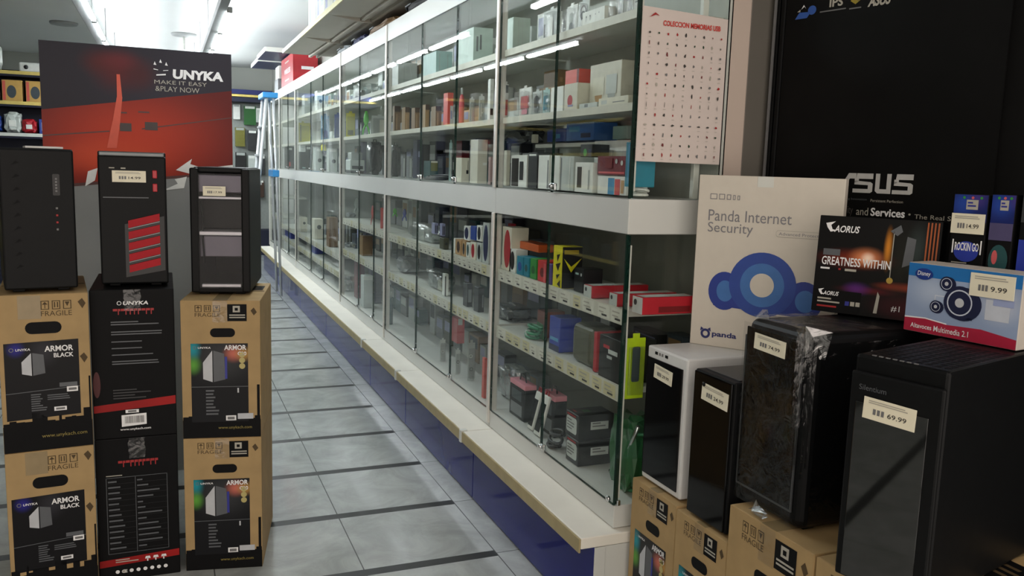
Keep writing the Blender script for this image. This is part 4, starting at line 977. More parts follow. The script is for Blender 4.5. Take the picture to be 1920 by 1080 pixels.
for k, (x, w_, h_, col, lab) in enumerate(((-1.60, .16, .17, 'blue', 'blue and white bag of goods at the left edge'), (-1.42, .15, .2, 'palegrey', 'white bag of goods above the plain black tower'), (-1.27, .13, .14, 'crimson', 'red topped bag beside the white bag of goods'))):
    t = thing('goods_bag', lab, 'bag', (x, 9.51, 1.502), 0); crumple(w_, .16, h_, C(col), 70+k).build('body', t)
    MB().box(w_*.3, .0, h_*.3, w_*.7, .004, h_*.6, C('white'), .001).build('label_card', t)
t = thing('blue_goods_box', 'blue box beside the left edge of the poster', 'box', (-1.12, 9.52, 1.502)); MB().box(0, 0, 0, .1, .14, .14, C('blue'), .003).build('carton', t)
m = MB().frame(*FR); m.rect(.02, .03, .08, .11, C('lavender'), 0); m.build('printed_front', t)
t = thing('white_projector', 'white device standing on the top shelf beside the poster', 'device', (-1.27, 9.53, 2.0855)); MB().box(0, 0, 0, .24, .2, .09, C('white'), .015, 3).build('body', t); MB().tube([(.06, -.004, .045), (.06, .01, .045)], .02, C('charcoal'), 14).build('lens', t)
t = thing('white_sack', 'round white sack on the top shelf at the left edge', 'bag', (-1.62, 9.53, 2.0855)); crumple(.2, .18, .26, C('white'), 90).build('body', t); MB().tube([(.08, .09, .22), (.1, .09, .29), (.12, .09, .22)], .008, C('lightgrey'), 6).build('knot', t)

for g in range(3):  # unseen shelving and cartons, added as something dark for the glass to reflect
    y0 = 3.4+g*1.95
    t = thing('wall_shelving', 'dark shelving added along the left wall for the showcase glass to reflect, '+['nearest', 'middle', 'farthest'][g]+' of three', 'shelving', (-2.25, y0, 0), 0, 'shelving along the left wall')
    MB().box(0, 0, 0, .03, 1.93, 2.05, DARKN).build('back_panel', t)
    for z in (1.85, 1.5, 1.15, .8, .4):
        s = MB().box(.03, 0, z-.04, .36, 1.93, z, DARKN, .002).build('shelf', t); MB().box(.36, 0, z-.035, .366, 1.93, z+.002, YS, .001).build('shelf_edge', s)
    q = 0; R = random.Random(50+g)
    for z in (1.5, 1.15, .8, .4):
        y = .04
        while y < 1.7:
            ww = R.uniform(.14, .3); b = thing('added_carton', 'stock carton on the left wall shelving, added for the glass to reflect', 'box', (-2.19, y0+y, z+.0005), 0, 'added cartons on the left wall shelving')
            MB().box(0, 0, 0, .24, ww, R.uniform(.14, .28), C(R.choice(['darkkraft', 'charcoal', 'slate', 'black', 'navy', 'brown', 'grey', 'olivegrey'])), .003).build('carton', b)
            y += ww+R.uniform(.01, .12)
t = thing('back_shelving', 'pegboard shelving with navy top strip at the end of the aisle', 'shelving', (-.5, 12.3, 0))
MB().box(0, .3, 0, 1.9, .33, 2.26, PEG).build('pegboard', t)
MB().box(0, 0, 2.20, 1.9, .3, 2.262, NAVY, .002).build('top_strip', t); MB().box(0, -.01, 2.165, 1.9, .3, 2.195, YS, .002).build('yellow_edge', t); MB().box(0, 0, 2.10, 1.9, .3, 2.16, DARKN, .002).build('lower_strip', t)
MB().box(0, 0, 0, 1.9, .3, .35, DARKN, .002).build('base', t)
bk = [(.90, 1.87, .09, .2, 'white', 'white card pack'), (1.04, 1.80, .16, .26, 'darkgreen', 'dark green blister pack'), (1.2, 1.84, .1, .2, 'palegrey', 'pale grey pack'),
      (.92, 1.5, .13, .26, 'olive', 'olive pack'), (1.09, 1.45, .12, .28, 'charcoal', 'dark cable pack'), (1.24, 1.48, .09, .26, 'lightgrey', 'light grey cable pack'),
      (.92, 1.12, .14, .3, 'black', 'black boxed item'), (1.09, 1.1, .1, .28, 'palegrey', 'white cable bundle'), (1.22, 1.12, .1, .26, 'charcoal', 'charcoal pack'),
      (1.03, .66, .13, .36, 'orange', 'orange pack'), (1.2, .8, .1, .24, 'brown', 'brown pack'), (.88, .7, .12, .3, 'slate', 'slate grey pack')]
for k, (x, z, w_, h_, col, nm) in enumerate(bk):
    t = thing('hanging_pack', nm+' hanging on the pegboard at the end of the aisle', 'hang pack', (x, 12.52, z), 0, 'packs on the far pegboard')
    MB().box(0, 0, 0, w_, .06, h_, C(col), .004).build('pack', t)
    MB().box(w_*.1, -.002, h_*.86, w_*.9, .0, h_*.98, C('white') if k % 3 else C('lightgrey')).build('header_card', t)
    MB().tube([(w_/2, .06, h_*.95), (w_/2, .0795, h_*.95)], .003, CHROME, 6).build('hook', t)
ITEMS = [
('box', 'boxed_phone', 'box', 'S', 1.215, 1.23, 3.131, 3.159, 1.236, 1.37, 'white', (('rect', 0.2, 0.04, 0.8, 0.1, 'black'),), 'tall slim white carton nearest the post on the upper cabinet floor', None),
('box', 'boxed_phone', 'box', 'S', 1.225, 1.241, 3.081, 3.11, 1.236, 1.372, 'cream', (), 'pale cream slim carton second from the post on the upper cabinet floor', None),
('box', 'phone_carton', 'box', 'W', 1.22, 1.33, 2.867, 3.019, 1.236, 1.353, 'white', (('rect', 0.05, 0.02, 0.5, 0.9, 'black'), ('rect', 0.56, 0.22, 0.8, 0.8, 'charcoal')), 'white carton with two dark handset pictures on the upper cabinet floor', None),
('box', 'phone_carton', 'box', 'W', 1.215, 1.315, 2.765, 2.842, 1.236, 1.362, 'charcoal', (('rect', 0.1, 0.9, 0.9, 0.95, 'white'),), 'black slim carton between white cartons on the upper cabinet floor', None),
('box', 'phone_carton', 'box', 'W', 1.22, 1.33, 2.672, 2.762, 1.236, 1.352, 'white', (('rect', 0.85, 0.02, 0.95, 0.85, 'grey'),), 'white carton just left of the glass joint, grey edge, upper cabinet floor', None),
('box', 'phone_carton', 'box', 'W', 1.22, 1.33, 2.59, 2.659, 1.236, 1.35, 'white', (), 'narrow white carton behind the chrome clip of the glass joint', None),
('box', 'phone_carton', 'box', 'W', 1.22, 1.34, 2.482, 2.578, 1.236, 1.348, 'palegrey', (('rect', 0.0, 0.0, 0.08, 0.95, 'grey'), ('rect', 0.7, 0.0, 0.75, 0.95, 'white')), 'pale grey wide carton just right of the glass joint on the upper floor', None),
('box', 'handset_carton', 'box', 'W', 1.205, 1.295, 2.318, 2.438, 1.236, 1.328, 'white', (('rect', 0.12, 0.15, 0.38, 0.85, 'charcoal'), ('rect', 0.75, 0.1, 0.83, 0.75, 'lightgrey')), 'white carton with dark handset picture under the green and black box', None),
('box', 'game_carton', 'box', 'W', 1.215, 1.275, 2.349, 2.428, 1.345, 1.384, 'black', (('disc', 0.42, 0.35, 0.3, 'green'), ('rect', 0.72, 0.05, 0.95, 0.6, 'navy')), 'black and green small box standing on the handset carton', None),
('box', 'tall_carton', 'box', 'W', 1.29, 1.32, 2.257, 2.477, 1.236, 1.398, 'white', (('rect', 0.55, 0.1, 0.95, 0.8, 'lightgrey'),), 'big white carton standing behind the maroon goggles box', None),
('box', 'stripe_carton', 'box', 'W', 1.205, 1.275, 2.112, 2.284, 1.236, 1.289, 'white', (('rect', 0.38, 0.0, 0.6, 0.9, 'skyblue'), ('rect', 0.62, 0.0, 0.8, 0.85, 'rose'), ('rect', 0.83, 0.1, 0.93, 0.8, 'tan')), 'white carton with blue and red stripes under the maroon goggles box', None),
('box', 'goggles_carton', 'box', 'W', 1.205, 1.275, 2.118, 2.29, 1.292, 1.347, 'maroon', (('rect', 0.05, 0.08, 0.95, 0.18, 'rose'), ('disc', 0.15, 0.6, 0.16, 'darkred'), ('disc', 0.68, 0.72, 0.13, 'lightgrey'), ('disc', 0.87, 0.64, 0.13, 'palegrey'), ('rect', 0.3, 0.35, 0.55, 0.9, 'darkred')), 'maroon box with goggles pictures lying on the striped white carton', None),
('box', 'teal_carton', 'box', 'W', 1.19, 1.26, 2.039, 2.082, 1.262, 1.384, 'teal', (('rect', 0.3, 0.05, 0.45, 0.95, 'skyblue'),), 'tall teal box at the cabinet corner beside the paper chart', None),
('roll', 'cable_coil', 'cable', 'W', 1.205, 1.265, 2.06, 2.1, 1.236, 1.261, 'white', (), 'white coiled cable under the tall teal box in the cabinet corner', None),
('bag', 'wrapped_bundle', 'bag', 'W', 1.34, 1.43, 3.139, 3.463, 1.406, 1.469, 'charcoal', (), 'dark grey wrapped bundle on the raised inner shelf by the post', None),
('box', 'inner_carton', 'box', 'S', 1.35, 1.368, 3.107, 3.136, 1.406, 1.439, 'cream', (), 'small cream box beside the dark bundle on the inner shelf', None),
('box', 'blue_carton', 'box', 'W', 1.34, 1.43, 2.803, 2.962, 1.406, 1.452, 'blue', (('rect', 0.5, 0.25, 0.72, 0.6, 'skyblue'),), 'blue box with white square on the inner shelf, left of the two blue ones', None),
('box', 'blue_carton', 'box', 'W', 1.335, 1.425, 2.575, 2.785, 1.406, 1.467, 'midblue', (('rect', 0.1, 0.5, 0.5, 0.8, 'skyblue'), ('rect', 0.55, 0.15, 0.9, 0.4, 'navy')), 'taller blue box on the inner shelf, right of the two blue ones', None),
('box', 'teal_clear_box', 'box', 'W', 1.35, 1.43, 2.379, 2.472, 1.406, 1.448, 'paleteal', (), 'pale teal box on the inner shelf nearest the cabinet corner', None),
('blister', 'earphone_pack', 'hang pack', 'S', 1.22, 1.239, 3.093, 3.119, 1.493, 1.634, 'white', (('rect', 0.25, 0.1, 0.85, 0.55, 'red'), ('rect', 0.15, 0.75, 0.9, 0.97, 'charcoal')), 'white hang pack with red insert and dark header nearest the post', None),
('blister', 'earphone_pack', 'hang pack', 'W', 1.22, 1.25, 2.913, 3.029, 1.493, 1.609, 'white', (('rect', 0.2, 0.3, 0.85, 0.72, 'rose'), ('rect', 0.3, 0.1, 0.75, 0.28, 'pink')), 'white hang pack with pink red earphones, second from the post', None),
('blister', 'cable_pack', 'hang pack', 'W', 1.225, 1.255, 2.827, 2.911, 1.493, 1.588, 'palegrey', (('disc', 0.5, 0.55, 0.3, 'charcoal'), ('rect', 0.3, 0.15, 0.7, 0.35, 'grey')), 'grey hang pack with dark cable between red pack and teal pack', None),
('blister', 'cable_pack', 'hang pack', 'W', 1.22, 1.25, 2.751, 2.807, 1.493, 1.587, 'paleteal', (('rect', 0.2, 0.2, 0.8, 0.75, 'teal'),), 'teal hang pack on the middle upper shelf', None),
('blister', 'cable_pack', 'hang pack', 'W', 1.22, 1.25, 2.688, 2.742, 1.493, 1.575, 'palegrey', (('rect', 0.25, 0.45, 0.8, 0.75, 'charcoal'), ('rect', 0.25, 0.2, 0.7, 0.4, 'lavender')), 'grey violet hang pack left of the white carton on the middle upper shelf', None),
('box', 'white_carton', 'box', 'W', 1.215, 1.305, 2.572, 2.669, 1.493, 1.576, 'white', (), 'plain white carton at the glass joint on the middle upper shelf', None),
('box', 'mouse_carton', 'box', 'W', 1.205, 1.295, 2.446, 2.54, 1.493, 1.576, 'cream', (('disc', 0.45, 0.35, 0.22, 'crimson'), ('rect', 0.3, 0.12, 0.7, 0.2, 'lavender')), 'cream carton with crimson disc below the red box', None),
('box', 'kraft_carton', 'box', 'S', 1.355, 1.419, 3.003, 3.117, 1.56, 1.673, 'kraft', (('rect', 0.2, 0.6, 0.4, 0.75, 'tan'),), 'brown cardboard box at the back of the middle upper shelf', None),
('box', 'red_carton', 'box', 'W', 1.235, 1.305, 2.501, 2.601, 1.58, 1.626, 'coral', (('rect', 0.85, 0.0, 1, 1, 'darkred'),), 'coral red box stacked on the cream carton', None),
('box', 'vase_carton', 'box', 'W', 1.245, 1.345, 2.242, 2.44, 1.493, 1.628, 'cream', (('disc', 0.3, 0.3, 0.18, 'tan'), ('disc', 0.72, 0.32, 0.18, 'lightgrey'), ('rect', 0.12, 0.3, 0.48, 0.7, 'lightcream'), ('rect', 0.55, 0.3, 0.88, 0.72, 'palegrey')), 'big cream carton with two lamp pictures on the middle upper shelf', None),
('box', 'low_carton', 'box', 'W', 1.205, 1.235, 2.311, 2.429, 1.493, 1.508, 'palegrey', (('rect', 0.3, 0.2, 0.5, 0.8, 'grey'),), 'low pale grey carton in front of the big cream carton', None),
('box', 'low_carton', 'box', 'W', 1.205, 1.235, 2.126, 2.301, 1.493, 1.516, 'lightcream', (('rect', 0.1, 0.2, 0.3, 0.7, 'palegrey'), ('rect', 0.5, 0.3, 0.9, 0.4, 'grey')), 'low ivory carton in front of the lamp pictures', None),
('box', 'mint_carton', 'box', 'S', 1.235, 1.305, 3.039, 3.182, 1.74, 1.871, 'mint', (('rect', 0.3, 0.05, 0.32, 0.95, 'palegrey'), ('rect', 0.55, 0.05, 0.57, 0.95, 'palegrey')), 'pale mint wide carton beside the post on the top glass shelf', None),
('blister', 'headset_pack', 'hang pack', 'W', 1.22, 1.25, 2.689, 2.825, 1.74, 1.857, 'palegrey', (('rect', 0.08, 0.1, 0.16, 0.6, 'black'), ('rect', 0.45, 0.15, 0.62, 0.75, 'white'), ('disc', 0.45, 0.2, 0.12, 'white')), 'hang pack with white earphone and black bar left of the glass joint', None),
('blister', 'headset_pack', 'hang pack', 'W', 1.225, 1.255, 2.568, 2.646, 1.74, 1.846, 'white', (('disc', 0.5, 0.3, 0.2, 'grey'), ('disc', 0.5, 0.6, 0.2, 'palegrey')), 'slim white hang pack just right of the glass joint, top shelf', None),
('blister', 'headset_pack', 'hang pack', 'W', 1.215, 1.245, 2.464, 2.537, 1.74, 1.842, 'palegrey', (('ring', 0.5, 0.62, 0.32, 'black'), ('ring', 0.5, 0.5, 0.22, 'charcoal'), ('disc', 0.5, 0.3, 0.14, 'white')), 'hang pack with curled dark cable on the top shelf', None),
('box', 'earbud_carton', 'box', 'W', 1.205, 1.255, 2.288, 2.431, 1.74, 1.783, 'white', (('disc', 0.18, 0.62, 0.07, 'black'), ('disc', 0.36, 0.62, 0.07, 'black'), ('rect', 0.17, 0.3, 0.19, 0.6, 'lightgrey'), ('rect', 0.36, 0.3, 0.38, 0.6, 'lightgrey'), ('disc', 0.62, 0.62, 0.05, 'grey'), ('disc', 0.78, 0.66, 0.05, 'grey')), 'white carton with two black earbuds printed on it, top shelf', None),
('blister', 'clear_pack', 'hang pack', 'W', 1.21, 1.24, 2.238, 2.286, 1.74, 1.807, 'palegrey', (('rect', 0.4, 0.2, 0.6, 0.9, 'white'),), 'clear hang pack with white stick next to the earbud carton', None),
('blister', 'clear_pack', 'hang pack', 'W', 1.21, 1.24, 2.185, 2.228, 1.74, 1.801, 'palegrey', (('rect', 0.35, 0.3, 0.6, 0.9, 'white'), ('disc', 0.5, 0.85, 0.18, 'lightgrey')), 'clear hang pack with white hook, second from the cabinet corner', None),
('blister', 'clear_pack', 'hang pack', 'W', 1.205, 1.235, 2.117, 2.167, 1.74, 1.789, 'white', (('rect', 0.2, 0.7, 0.8, 0.76, 'charcoal'),), 'white hang pack nearest the cabinet corner on the top shelf', None),
('box', 'reflection_carton', 'box', 'S', 1.24, 1.276, 4.894, 4.937, 1.493, 1.642, 'darkkraft', (('rect', 0, 0.78, 1, 1, 'brown'), ('rect', 0.3, 0.1, 0.45, 0.7, 'tan')), 'first of five brown cartons with dark tops built for a reflection, counted from the far post', None),  # these five cartons are solid stand-ins for a reflection of the opposite shelves
('box', 'reflection_carton', 'box', 'S', 1.24, 1.265, 4.656, 4.73, 1.493, 1.623, 'kraft', (('rect', 0, 0.78, 1, 1, 'brown'), ('rect', 0.3, 0.1, 0.45, 0.7, 'tan')), 'second of five brown cartons with dark tops built for a reflection, counted from the far post', None),
('box', 'reflection_carton', 'box', 'S', 1.24, 1.266, 4.455, 4.527, 1.493, 1.609, 'darkkraft', (('rect', 0, 0.78, 1, 1, 'brown'), ('rect', 0.3, 0.1, 0.45, 0.7, 'tan')), 'third of five brown cartons with dark tops built for a reflection, counted from the far post', None),
('box', 'reflection_carton', 'box', 'S', 1.24, 1.26, 4.257, 4.311, 1.493, 1.614, 'kraft', (('rect', 0, 0.78, 1, 1, 'brown'), ('rect', 0.3, 0.1, 0.45, 0.7, 'tan')), 'fourth of five brown cartons with dark tops built for a reflection, counted from the far post', None),
('box', 'reflection_carton', 'box', 'S', 1.24, 1.27, 4.079, 4.157, 1.493, 1.596, 'darkkraft', (('rect', 0, 0.78, 1, 1, 'brown'), ('rect', 0.3, 0.1, 0.45, 0.7, 'tan')), 'fifth of five brown cartons with dark tops built for a reflection, counted from the far post', None),
('box', 'toy_carton', 'box', 'S', 1.22, 1.247, 3.825, 3.891, 1.493, 1.642, 'coral', (('rect', 0.45, 0.0, 0.95, 0.6, 'palegrey'), ('rect', 0.55, 0.2, 0.8, 0.45, 'lavender')), 'red and white carton just left of the second glass joint', None),
('bottle', 'toy_bottle', 'bottle', 'S', 1.24, 1.264, 3.692, 3.746, 1.493, 1.657, 'rose', (), 'pink red bottle with white cap behind the second glass joint', None),
('blister', 'clear_bundle', 'hang pack', 'S', 1.225, 1.246, 3.506, 3.532, 1.493, 1.604, 'palegrey', (('rect', 0.4, 0.1, 0.5, 0.8, 'white'), ('rect', 0.6, 0.1, 0.68, 0.75, 'lightgrey')), 'clear hang pack with silver cable, left of its twin by the post', None),
('blister', 'clear_bundle', 'hang pack', 'S', 1.22, 1.243, 3.373, 3.399, 1.493, 1.606, 'palegrey', (('rect', 0.3, 0.2, 0.45, 0.7, 'white'), ('disc', 0.6, 0.35, 0.12, 'white')), 'clear hang pack with white plug, right of its twin by the post', None),
('box', 'router_carton', 'box', 'S', 1.21, 1.225, 3.24, 3.269, 1.493, 1.654, 'white', (('ring', 0.5, 0.7, 0.3, 'lightgrey'), ('rect', 0.1, 0.12, 0.9, 0.28, 'charcoal')), 'white carton with ring and black tag against the middle post', None),
('box', 'white_drum', 'box', 'S', 1.27, 1.383, 4.936, 5.08, 1.74, 1.894, 'palegrey', (('rect', 0.3, 0.1, 0.33, 0.9, 'lightgrey'),), 'pale grey wide carton at the far end of the top shelf, second bay', None),
('box', 'white_drum', 'box', 'S', 1.25, 1.333, 4.121, 4.35, 1.74, 1.866, 'paleteal', (('rect', 0.2, 0.1, 0.23, 0.9, 'lightgrey'), ('rect', 0.7, 0.1, 0.73, 0.9, 'lightgrey')), 'pale teal wide carton between the glass joints on the top shelf', None),
('box', 'white_drum', 'box', 'S', 1.23, 1.318, 3.515, 3.726, 1.74, 1.894, 'mint', (('rect', 0.15, 0.35, 0.25, 0.75, 'grey'), ('rect', 0.32, 0.4, 0.42, 0.8, 'grey')), 'mint carton with grey figures beside the middle post, top shelf', None),
('bag', 'black_bag', 'bag', 'S', 1.24, 1.286, 4.933, 4.99, 1.236, 1.439, 'black', (), 'black fabric bag against the far post on the upper cabinet floor', None),
('box', 'speaker', 'speaker', 'S', 1.22, 1.233, 4.615, 4.652, 1.236, 1.354, 'grey', (('rect', 0.2, 0.05, 0.8, 0.9, 'palegrey'),), 'slim grey speaker, left of the pair beside the black bag', None),
('box', 'speaker', 'speaker', 'S', 1.22, 1.238, 4.488, 4.538, 1.236, 1.353, 'grey', (('rect', 0.2, 0.05, 0.8, 0.9, 'lightgrey'),), 'wider grey speaker, right of the pair beside the black bag', None),
('box', 'navy_carton', 'box', 'S', 1.28, 1.31, 4.544, 4.628, 1.236, 1.445, 'navy', (('rect', 0.2, 0.55, 0.8, 0.7, 'lavender'),), 'navy blue box behind the first glass joint of the second bay', None),
('box', 'gadget_carton', 'box', 'S', 1.3, 1.345, 4.359, 4.482, 1.236, 1.331, 'darkteal', (('rect', 0.1, 0.45, 0.9, 0.9, 'olive'), ('rect', 0.1, 0.9, 0.9, 1.0, 'lightcream')), 'dark box with olive lid behind coiled black cables', None),
('cable', 'cable_pile', 'cable', 'W', 1.215, 1.295, 3.834, 4.295, 1.236, 1.266, 'black', (), 'pile of looped black cables on the upper cabinet floor', None),
('blister', 'clear_bottle_pack', 'hang pack', 'S', 1.23, 1.244, 3.793, 3.819, 1.236, 1.427, 'paleteal', (('rect', 0.3, 0.1, 0.6, 0.8, 'white'),), 'tall clear pack left of the second glass joint on the upper floor', None),
('box', 'white_box', 'box', 'S', 1.22, 1.256, 3.605, 3.689, 1.236, 1.344, 'lightcream', (('rect', 0.6, 0.35, 0.9, 0.5, 'black'), ('rect', 0.8, 0.5, 0.85, 0.9, 'charcoal')), 'ivory low carton beneath the second glass joint clip, upper floor', None),
('box', 'red_lid_box', 'box', 'S', 1.31, 1.348, 3.874, 3.964, 1.236, 1.428, 'darkred', (('rect', 0, 0.75, 1, 1, 'black'),), 'dark red carton behind the ivory low carton', None),
('box', 'white_box', 'box', 'S', 1.22, 1.263, 3.397, 3.494, 1.236, 1.42, 'cream', (('rect', 0.55, 0.42, 0.95, 0.48, 'white'),), 'tall cream carton beside the middle post, upper cabinet floor', None),
('box', 'pink_box', 'box', 'S', 1.205, 1.218, 3.204, 3.228, 1.236, 1.347, 'dustypink', (('rect', 0.2, 0.02, 0.7, 0.1, 'black'),), 'dusty pink slim carton touching the middle post', None),
('blister', 'yellow_pack', 'hang pack', 'S', 1.22, 1.257, 6.174, 6.2, 1.493, 1.678, 'yellow', (('rect', 0.2, 0.1, 0.8, 0.3, 'olive'),), 'yellow hang pack beside the far post of the third bay', None),
('gadget', 'green_toy', 'toy', 'S', 1.22, 1.257, 5.67, 5.724, 1.493, 1.653, 'lime', (), 'bright green toy with spread legs in the third bay', None),
('blister', 'white_pack', 'hang pack', 'S', 1.225, 1.284, 5.389, 5.415, 1.493, 1.62, 'palegrey', (('rect', 0.5, 0.1, 0.9, 0.8, 'lightcream'),), 'pale hang pack with ivory item right of the green toy', None),
('bag', 'clear_bag', 'bag', 'S', 1.24, 1.41, 5.928, 6.203, 1.74, 1.88, 'palegrey', (), 'row of pale wrapped goods on the top shelf of the third bay', None),
('machine', 'label_printer', 'printer', 'S', 1.25, 1.355, 6.208, 6.382, 1.236, 1.395, 'palegrey', (), 'light grey printer on the upper cabinet floor beside the black backpack', None),
('bag', 'backpack', 'bag', 'S', 1.23, 1.316, 5.473, 5.599, 1.236, 1.476, 'charcoal', (), 'black backpack filling the near end of the third bay', None),
('box', 'violet_box', 'box', 'S', 1.37, 1.406, 6.369, 6.421, 1.236, 1.485, 'violet', (), 'violet box peeking out above the light grey printer', None),
('blister', 'yellow_tub', 'hang pack', 'S', 1.22, 1.306, 8.771, 8.797, 1.493, 1.863, 'yellow', (('rect', 0.3, 0.1, 0.4, 0.9, 'olive'),), 'wide yellow pack behind a post in the fourth bay', None),
('blister', 'blue_pack', 'hang pack', 'S', 1.22, 1.26, 7.258, 7.284, 1.493, 1.742, 'skyblue', (('rect', 0.2, 0.1, 0.8, 0.4, 'blue'),), 'sky blue hang pack near the middle of the fourth bay', None),
('blister', 'blue_pack', 'hang pack', 'S', 1.225, 1.256, 6.672, 6.698, 1.493, 1.692, 'blue', (), 'darker blue hang pack by the near post of the fourth bay', None),
('bottle', 'yellow_bottle', 'bottle', 'S', 1.2, 1.245, 7.126, 7.213, 1.405, 1.597, 'yellow', (), 'yellow bottle standing below the sky blue hang pack', None),
('box', 'white_tall_box', 'box', 'S', 1.2, 1.248, 8.321, 8.43, 1.405, 1.647, 'white', (('rect', 0.2, 0.2, 0.8, 0.3, 'lightgrey'), ('rect', 0.2, 0.5, 0.8, 0.6, 'lightgrey')), 'white box with grey lines on the middle of the fourth bay', None),
('box', 'camera_carton', 'box', 'S', 1.22, 1.289, 7.558, 7.698, 1.236, 1.435, 'palegrey', (('disc', 0.5, 0.45, 0.25, 'charcoal'), ('rect', 0.1, 0.85, 0.9, 0.95, 'white')), 'grey carton with dark camera picture, left of the near pair', None),
('box', 'camera_carton', 'box', 'S', 1.22, 1.284, 6.907, 7.025, 1.236, 1.423, 'palegrey', (('disc', 0.6, 0.45, 0.25, 'charcoal'), ('rect', 0.1, 0.85, 0.9, 0.95, 'white')), 'grey carton with dark camera picture, right of the near pair', None),
('box', 'black_carton', 'box', 'S', 1.22, 1.323, 8.481, 8.721, 1.236, 1.467, 'black', (('rect', 0.6, 0.85, 0.95, 0.95, 'white'), ('rect', 0.2, 0.05, 0.5, 0.1, 'paleteal')), 'black carton with white label beside the camera cartons', None),
('box', 'black_carton', 'box', 'S', 1.22, 1.296, 9.467, 9.662, 1.236, 1.475, 'black', (('rect', 0.3, 0.1, 0.5, 0.3, 'red'), ('rect', 0.3, 0.85, 0.7, 0.95, 'white')), 'black carton with red mark in the farthest upper bay', None),
('box', 'top_white_carton', 'box', 'S', 1.22, 1.288, 7.471, 7.607, 1.74, 1.914, 'white', (('disc', 0.4, 0.5, 0.2, 'charcoal'),), 'white carton with lens picture on the far top shelf', None),
('box', 'top_white_carton', 'box', 'S', 1.22, 1.293, 8.191, 8.353, 1.74, 1.927, 'palegrey', (), 'pale grey carton left of the lens picture carton, far top shelf', None),
('box', 'smartwatch_box', 'box', 'W', 1.205, 1.265, 3.632, 3.666, 0.916, 0.983, 'white', (), 'slim white box by the dark glass joint on the lower shelf', None),
('box', 'smartwatch_box', 'box', 'W', 1.205, 1.265, 3.542, 3.62, 0.916, 0.984, 'tan', (('oval', 0.5, 0.5, 0.28, 0.38, 'brown'),), 'tan small box with brown oval on the lower shelf row', None),
('box', 'smartwatch_box', 'box', 'W', 1.205, 1.265, 3.484, 3.53, 0.916, 0.983, 'tan', (('oval', 0.5, 0.5, 0.28, 0.38, 'charcoal'),), 'tan small box with dark oval, second tan one from the joint', None),
('box', 'smartwatch_box', 'box', 'W', 1.205, 1.265, 3.428, 3.473, 0.916, 0.982, 'white', (('oval', 0.5, 0.5, 0.28, 0.38, 'darkteal'),), 'small white box with green oval under the blue framed box', None),
('box', 'smartwatch_box', 'box', 'W', 1.205, 1.265, 3.354, 3.417, 0.916, 0.99, 'lightcream', (('oval', 0.5, 0.5, 0.32, 0.4, 'crimson'),), 'small white box with red oval on the lower shelf row', None),
('box', 'smartwatch_box', 'box', 'W', 1.205, 1.265, 3.282, 3.336, 0.916, 0.994, 'palegrey', (('oval', 0.5, 0.5, 0.32, 0.4, 'black'),), 'small pale box with black oval at the bottom of its pair', None),
('box', 'smartwatch_box', 'box', 'W', 1.205, 1.265, 3.44, 3.506, 0.99, 1.051, 'white', (('oval', 0.5, 0.5, 0.38, 0.42, 'navy'),), 'white box with blue framed dark oval stacked on the row', None),
('box', 'smartwatch_box', 'box', 'W', 1.205, 1.265, 3.359, 3.422, 0.998, 1.057, 'blue', (), 'dark blue box stacked between two oval fronted boxes', None),
('box', 'smartwatch_box', 'box', 'W', 1.205, 1.265, 3.287, 3.342, 1.0, 1.065, 'white', (('oval', 0.5, 0.5, 0.35, 0.42, 'black'),), 'white box with black oval at the top of its pair', None),
('box', 'band_box', 'box', 'W', 1.205, 1.275, 3.197, 3.268, 0.916, 1.082, 'palegrey', (('oval', 0.5, 0.5, 0.4, 0.45, 'navy'),), 'tall white box with long dark blue oval left of the post', None),
('box', 'band_box', 'box', 'W', 1.205, 1.275, 3.0, 3.091, 0.916, 1.082, 'lightcream', (('oval', 0.55, 0.5, 0.36, 0.44, 'crimson'),), 'tall white box with long red oval right of the post', None),
('box', 'red_box', 'box', 'S', 1.27, 1.29, 3.121, 3.158, 0.916, 1.086, 'crimson', (), 'tall crimson box behind the small black oval box', None),
('box', 'smartwatch_box', 'box', 'W', 1.205, 1.255, 2.911, 2.97, 0.916, 1.004, 'white', (('oval', 0.5, 0.5, 0.36, 0.4, 'black'),), 'small white box with big black oval in front of the crimson box', None),
('box', 'cube_box', 'box', 'W', 1.205, 1.275, 2.838, 2.895, 0.916, 0.984, 'teal', (('disc', 0.5, 0.45, 0.3, 'blue'),), 'teal cube box, left of the teal pair', None),
('box', 'cube_box', 'box', 'W', 1.205, 1.275, 2.784, 2.829, 0.916, 0.986, 'teal', (('disc', 0.5, 0.45, 0.3, 'darkteal'),), 'teal cube box touching the green one', None),
('box', 'cube_box', 'box', 'W', 1.205, 1.275, 2.717, 2.77, 0.916, 0.989, 'green', (('disc', 0.5, 0.45, 0.28, 'darkgreen'),), 'bright green cube box on the lower shelf', None),
('box', 'cube_box', 'box', 'W', 1.205, 1.275, 2.635, 2.703, 0.916, 0.99, 'red', (('disc', 0.55, 0.45, 0.25, 'darkred'), ('rect', 0.75, 0.0, 1, 0.9, 'rose')), 'red cube box between green and purple boxes', None),
('box', 'cube_box', 'box', 'W', 1.205, 1.275, 2.587, 2.622, 0.916, 0.986, 'purple', (), 'purple cube box next to the tall yellow box', None),
('box', 'flat_orange_box', 'box', 'W', 1.24, 1.3, 2.784, 2.99, 1.005, 1.033, 'orange', (), 'flat orange box lying across the cube boxes', None),
('yellowbox', 'yellow_tall_box', 'box', 'W', 1.2, 1.275, 2.5, 2.566, 0.916, 1.054, 'yellow', (('poly', ((0.4, 0.78), (0.8, 0.82), (0.5, 0.62)), 'black'), ('poly', ((0.3, 0.55), (0.9, 0.62), (0.6, 0.4)), 'black'), ('poly', ((0.4, 0.3), (0.85, 0.34), (0.5, 0.2)), 'black'), ('poly', ((0.55, 0.08), (0.9, 0.2), (0.9, 0.02)), 'black')), 'tall yellow box with black side and pointed emblem on the lower shelf', None),
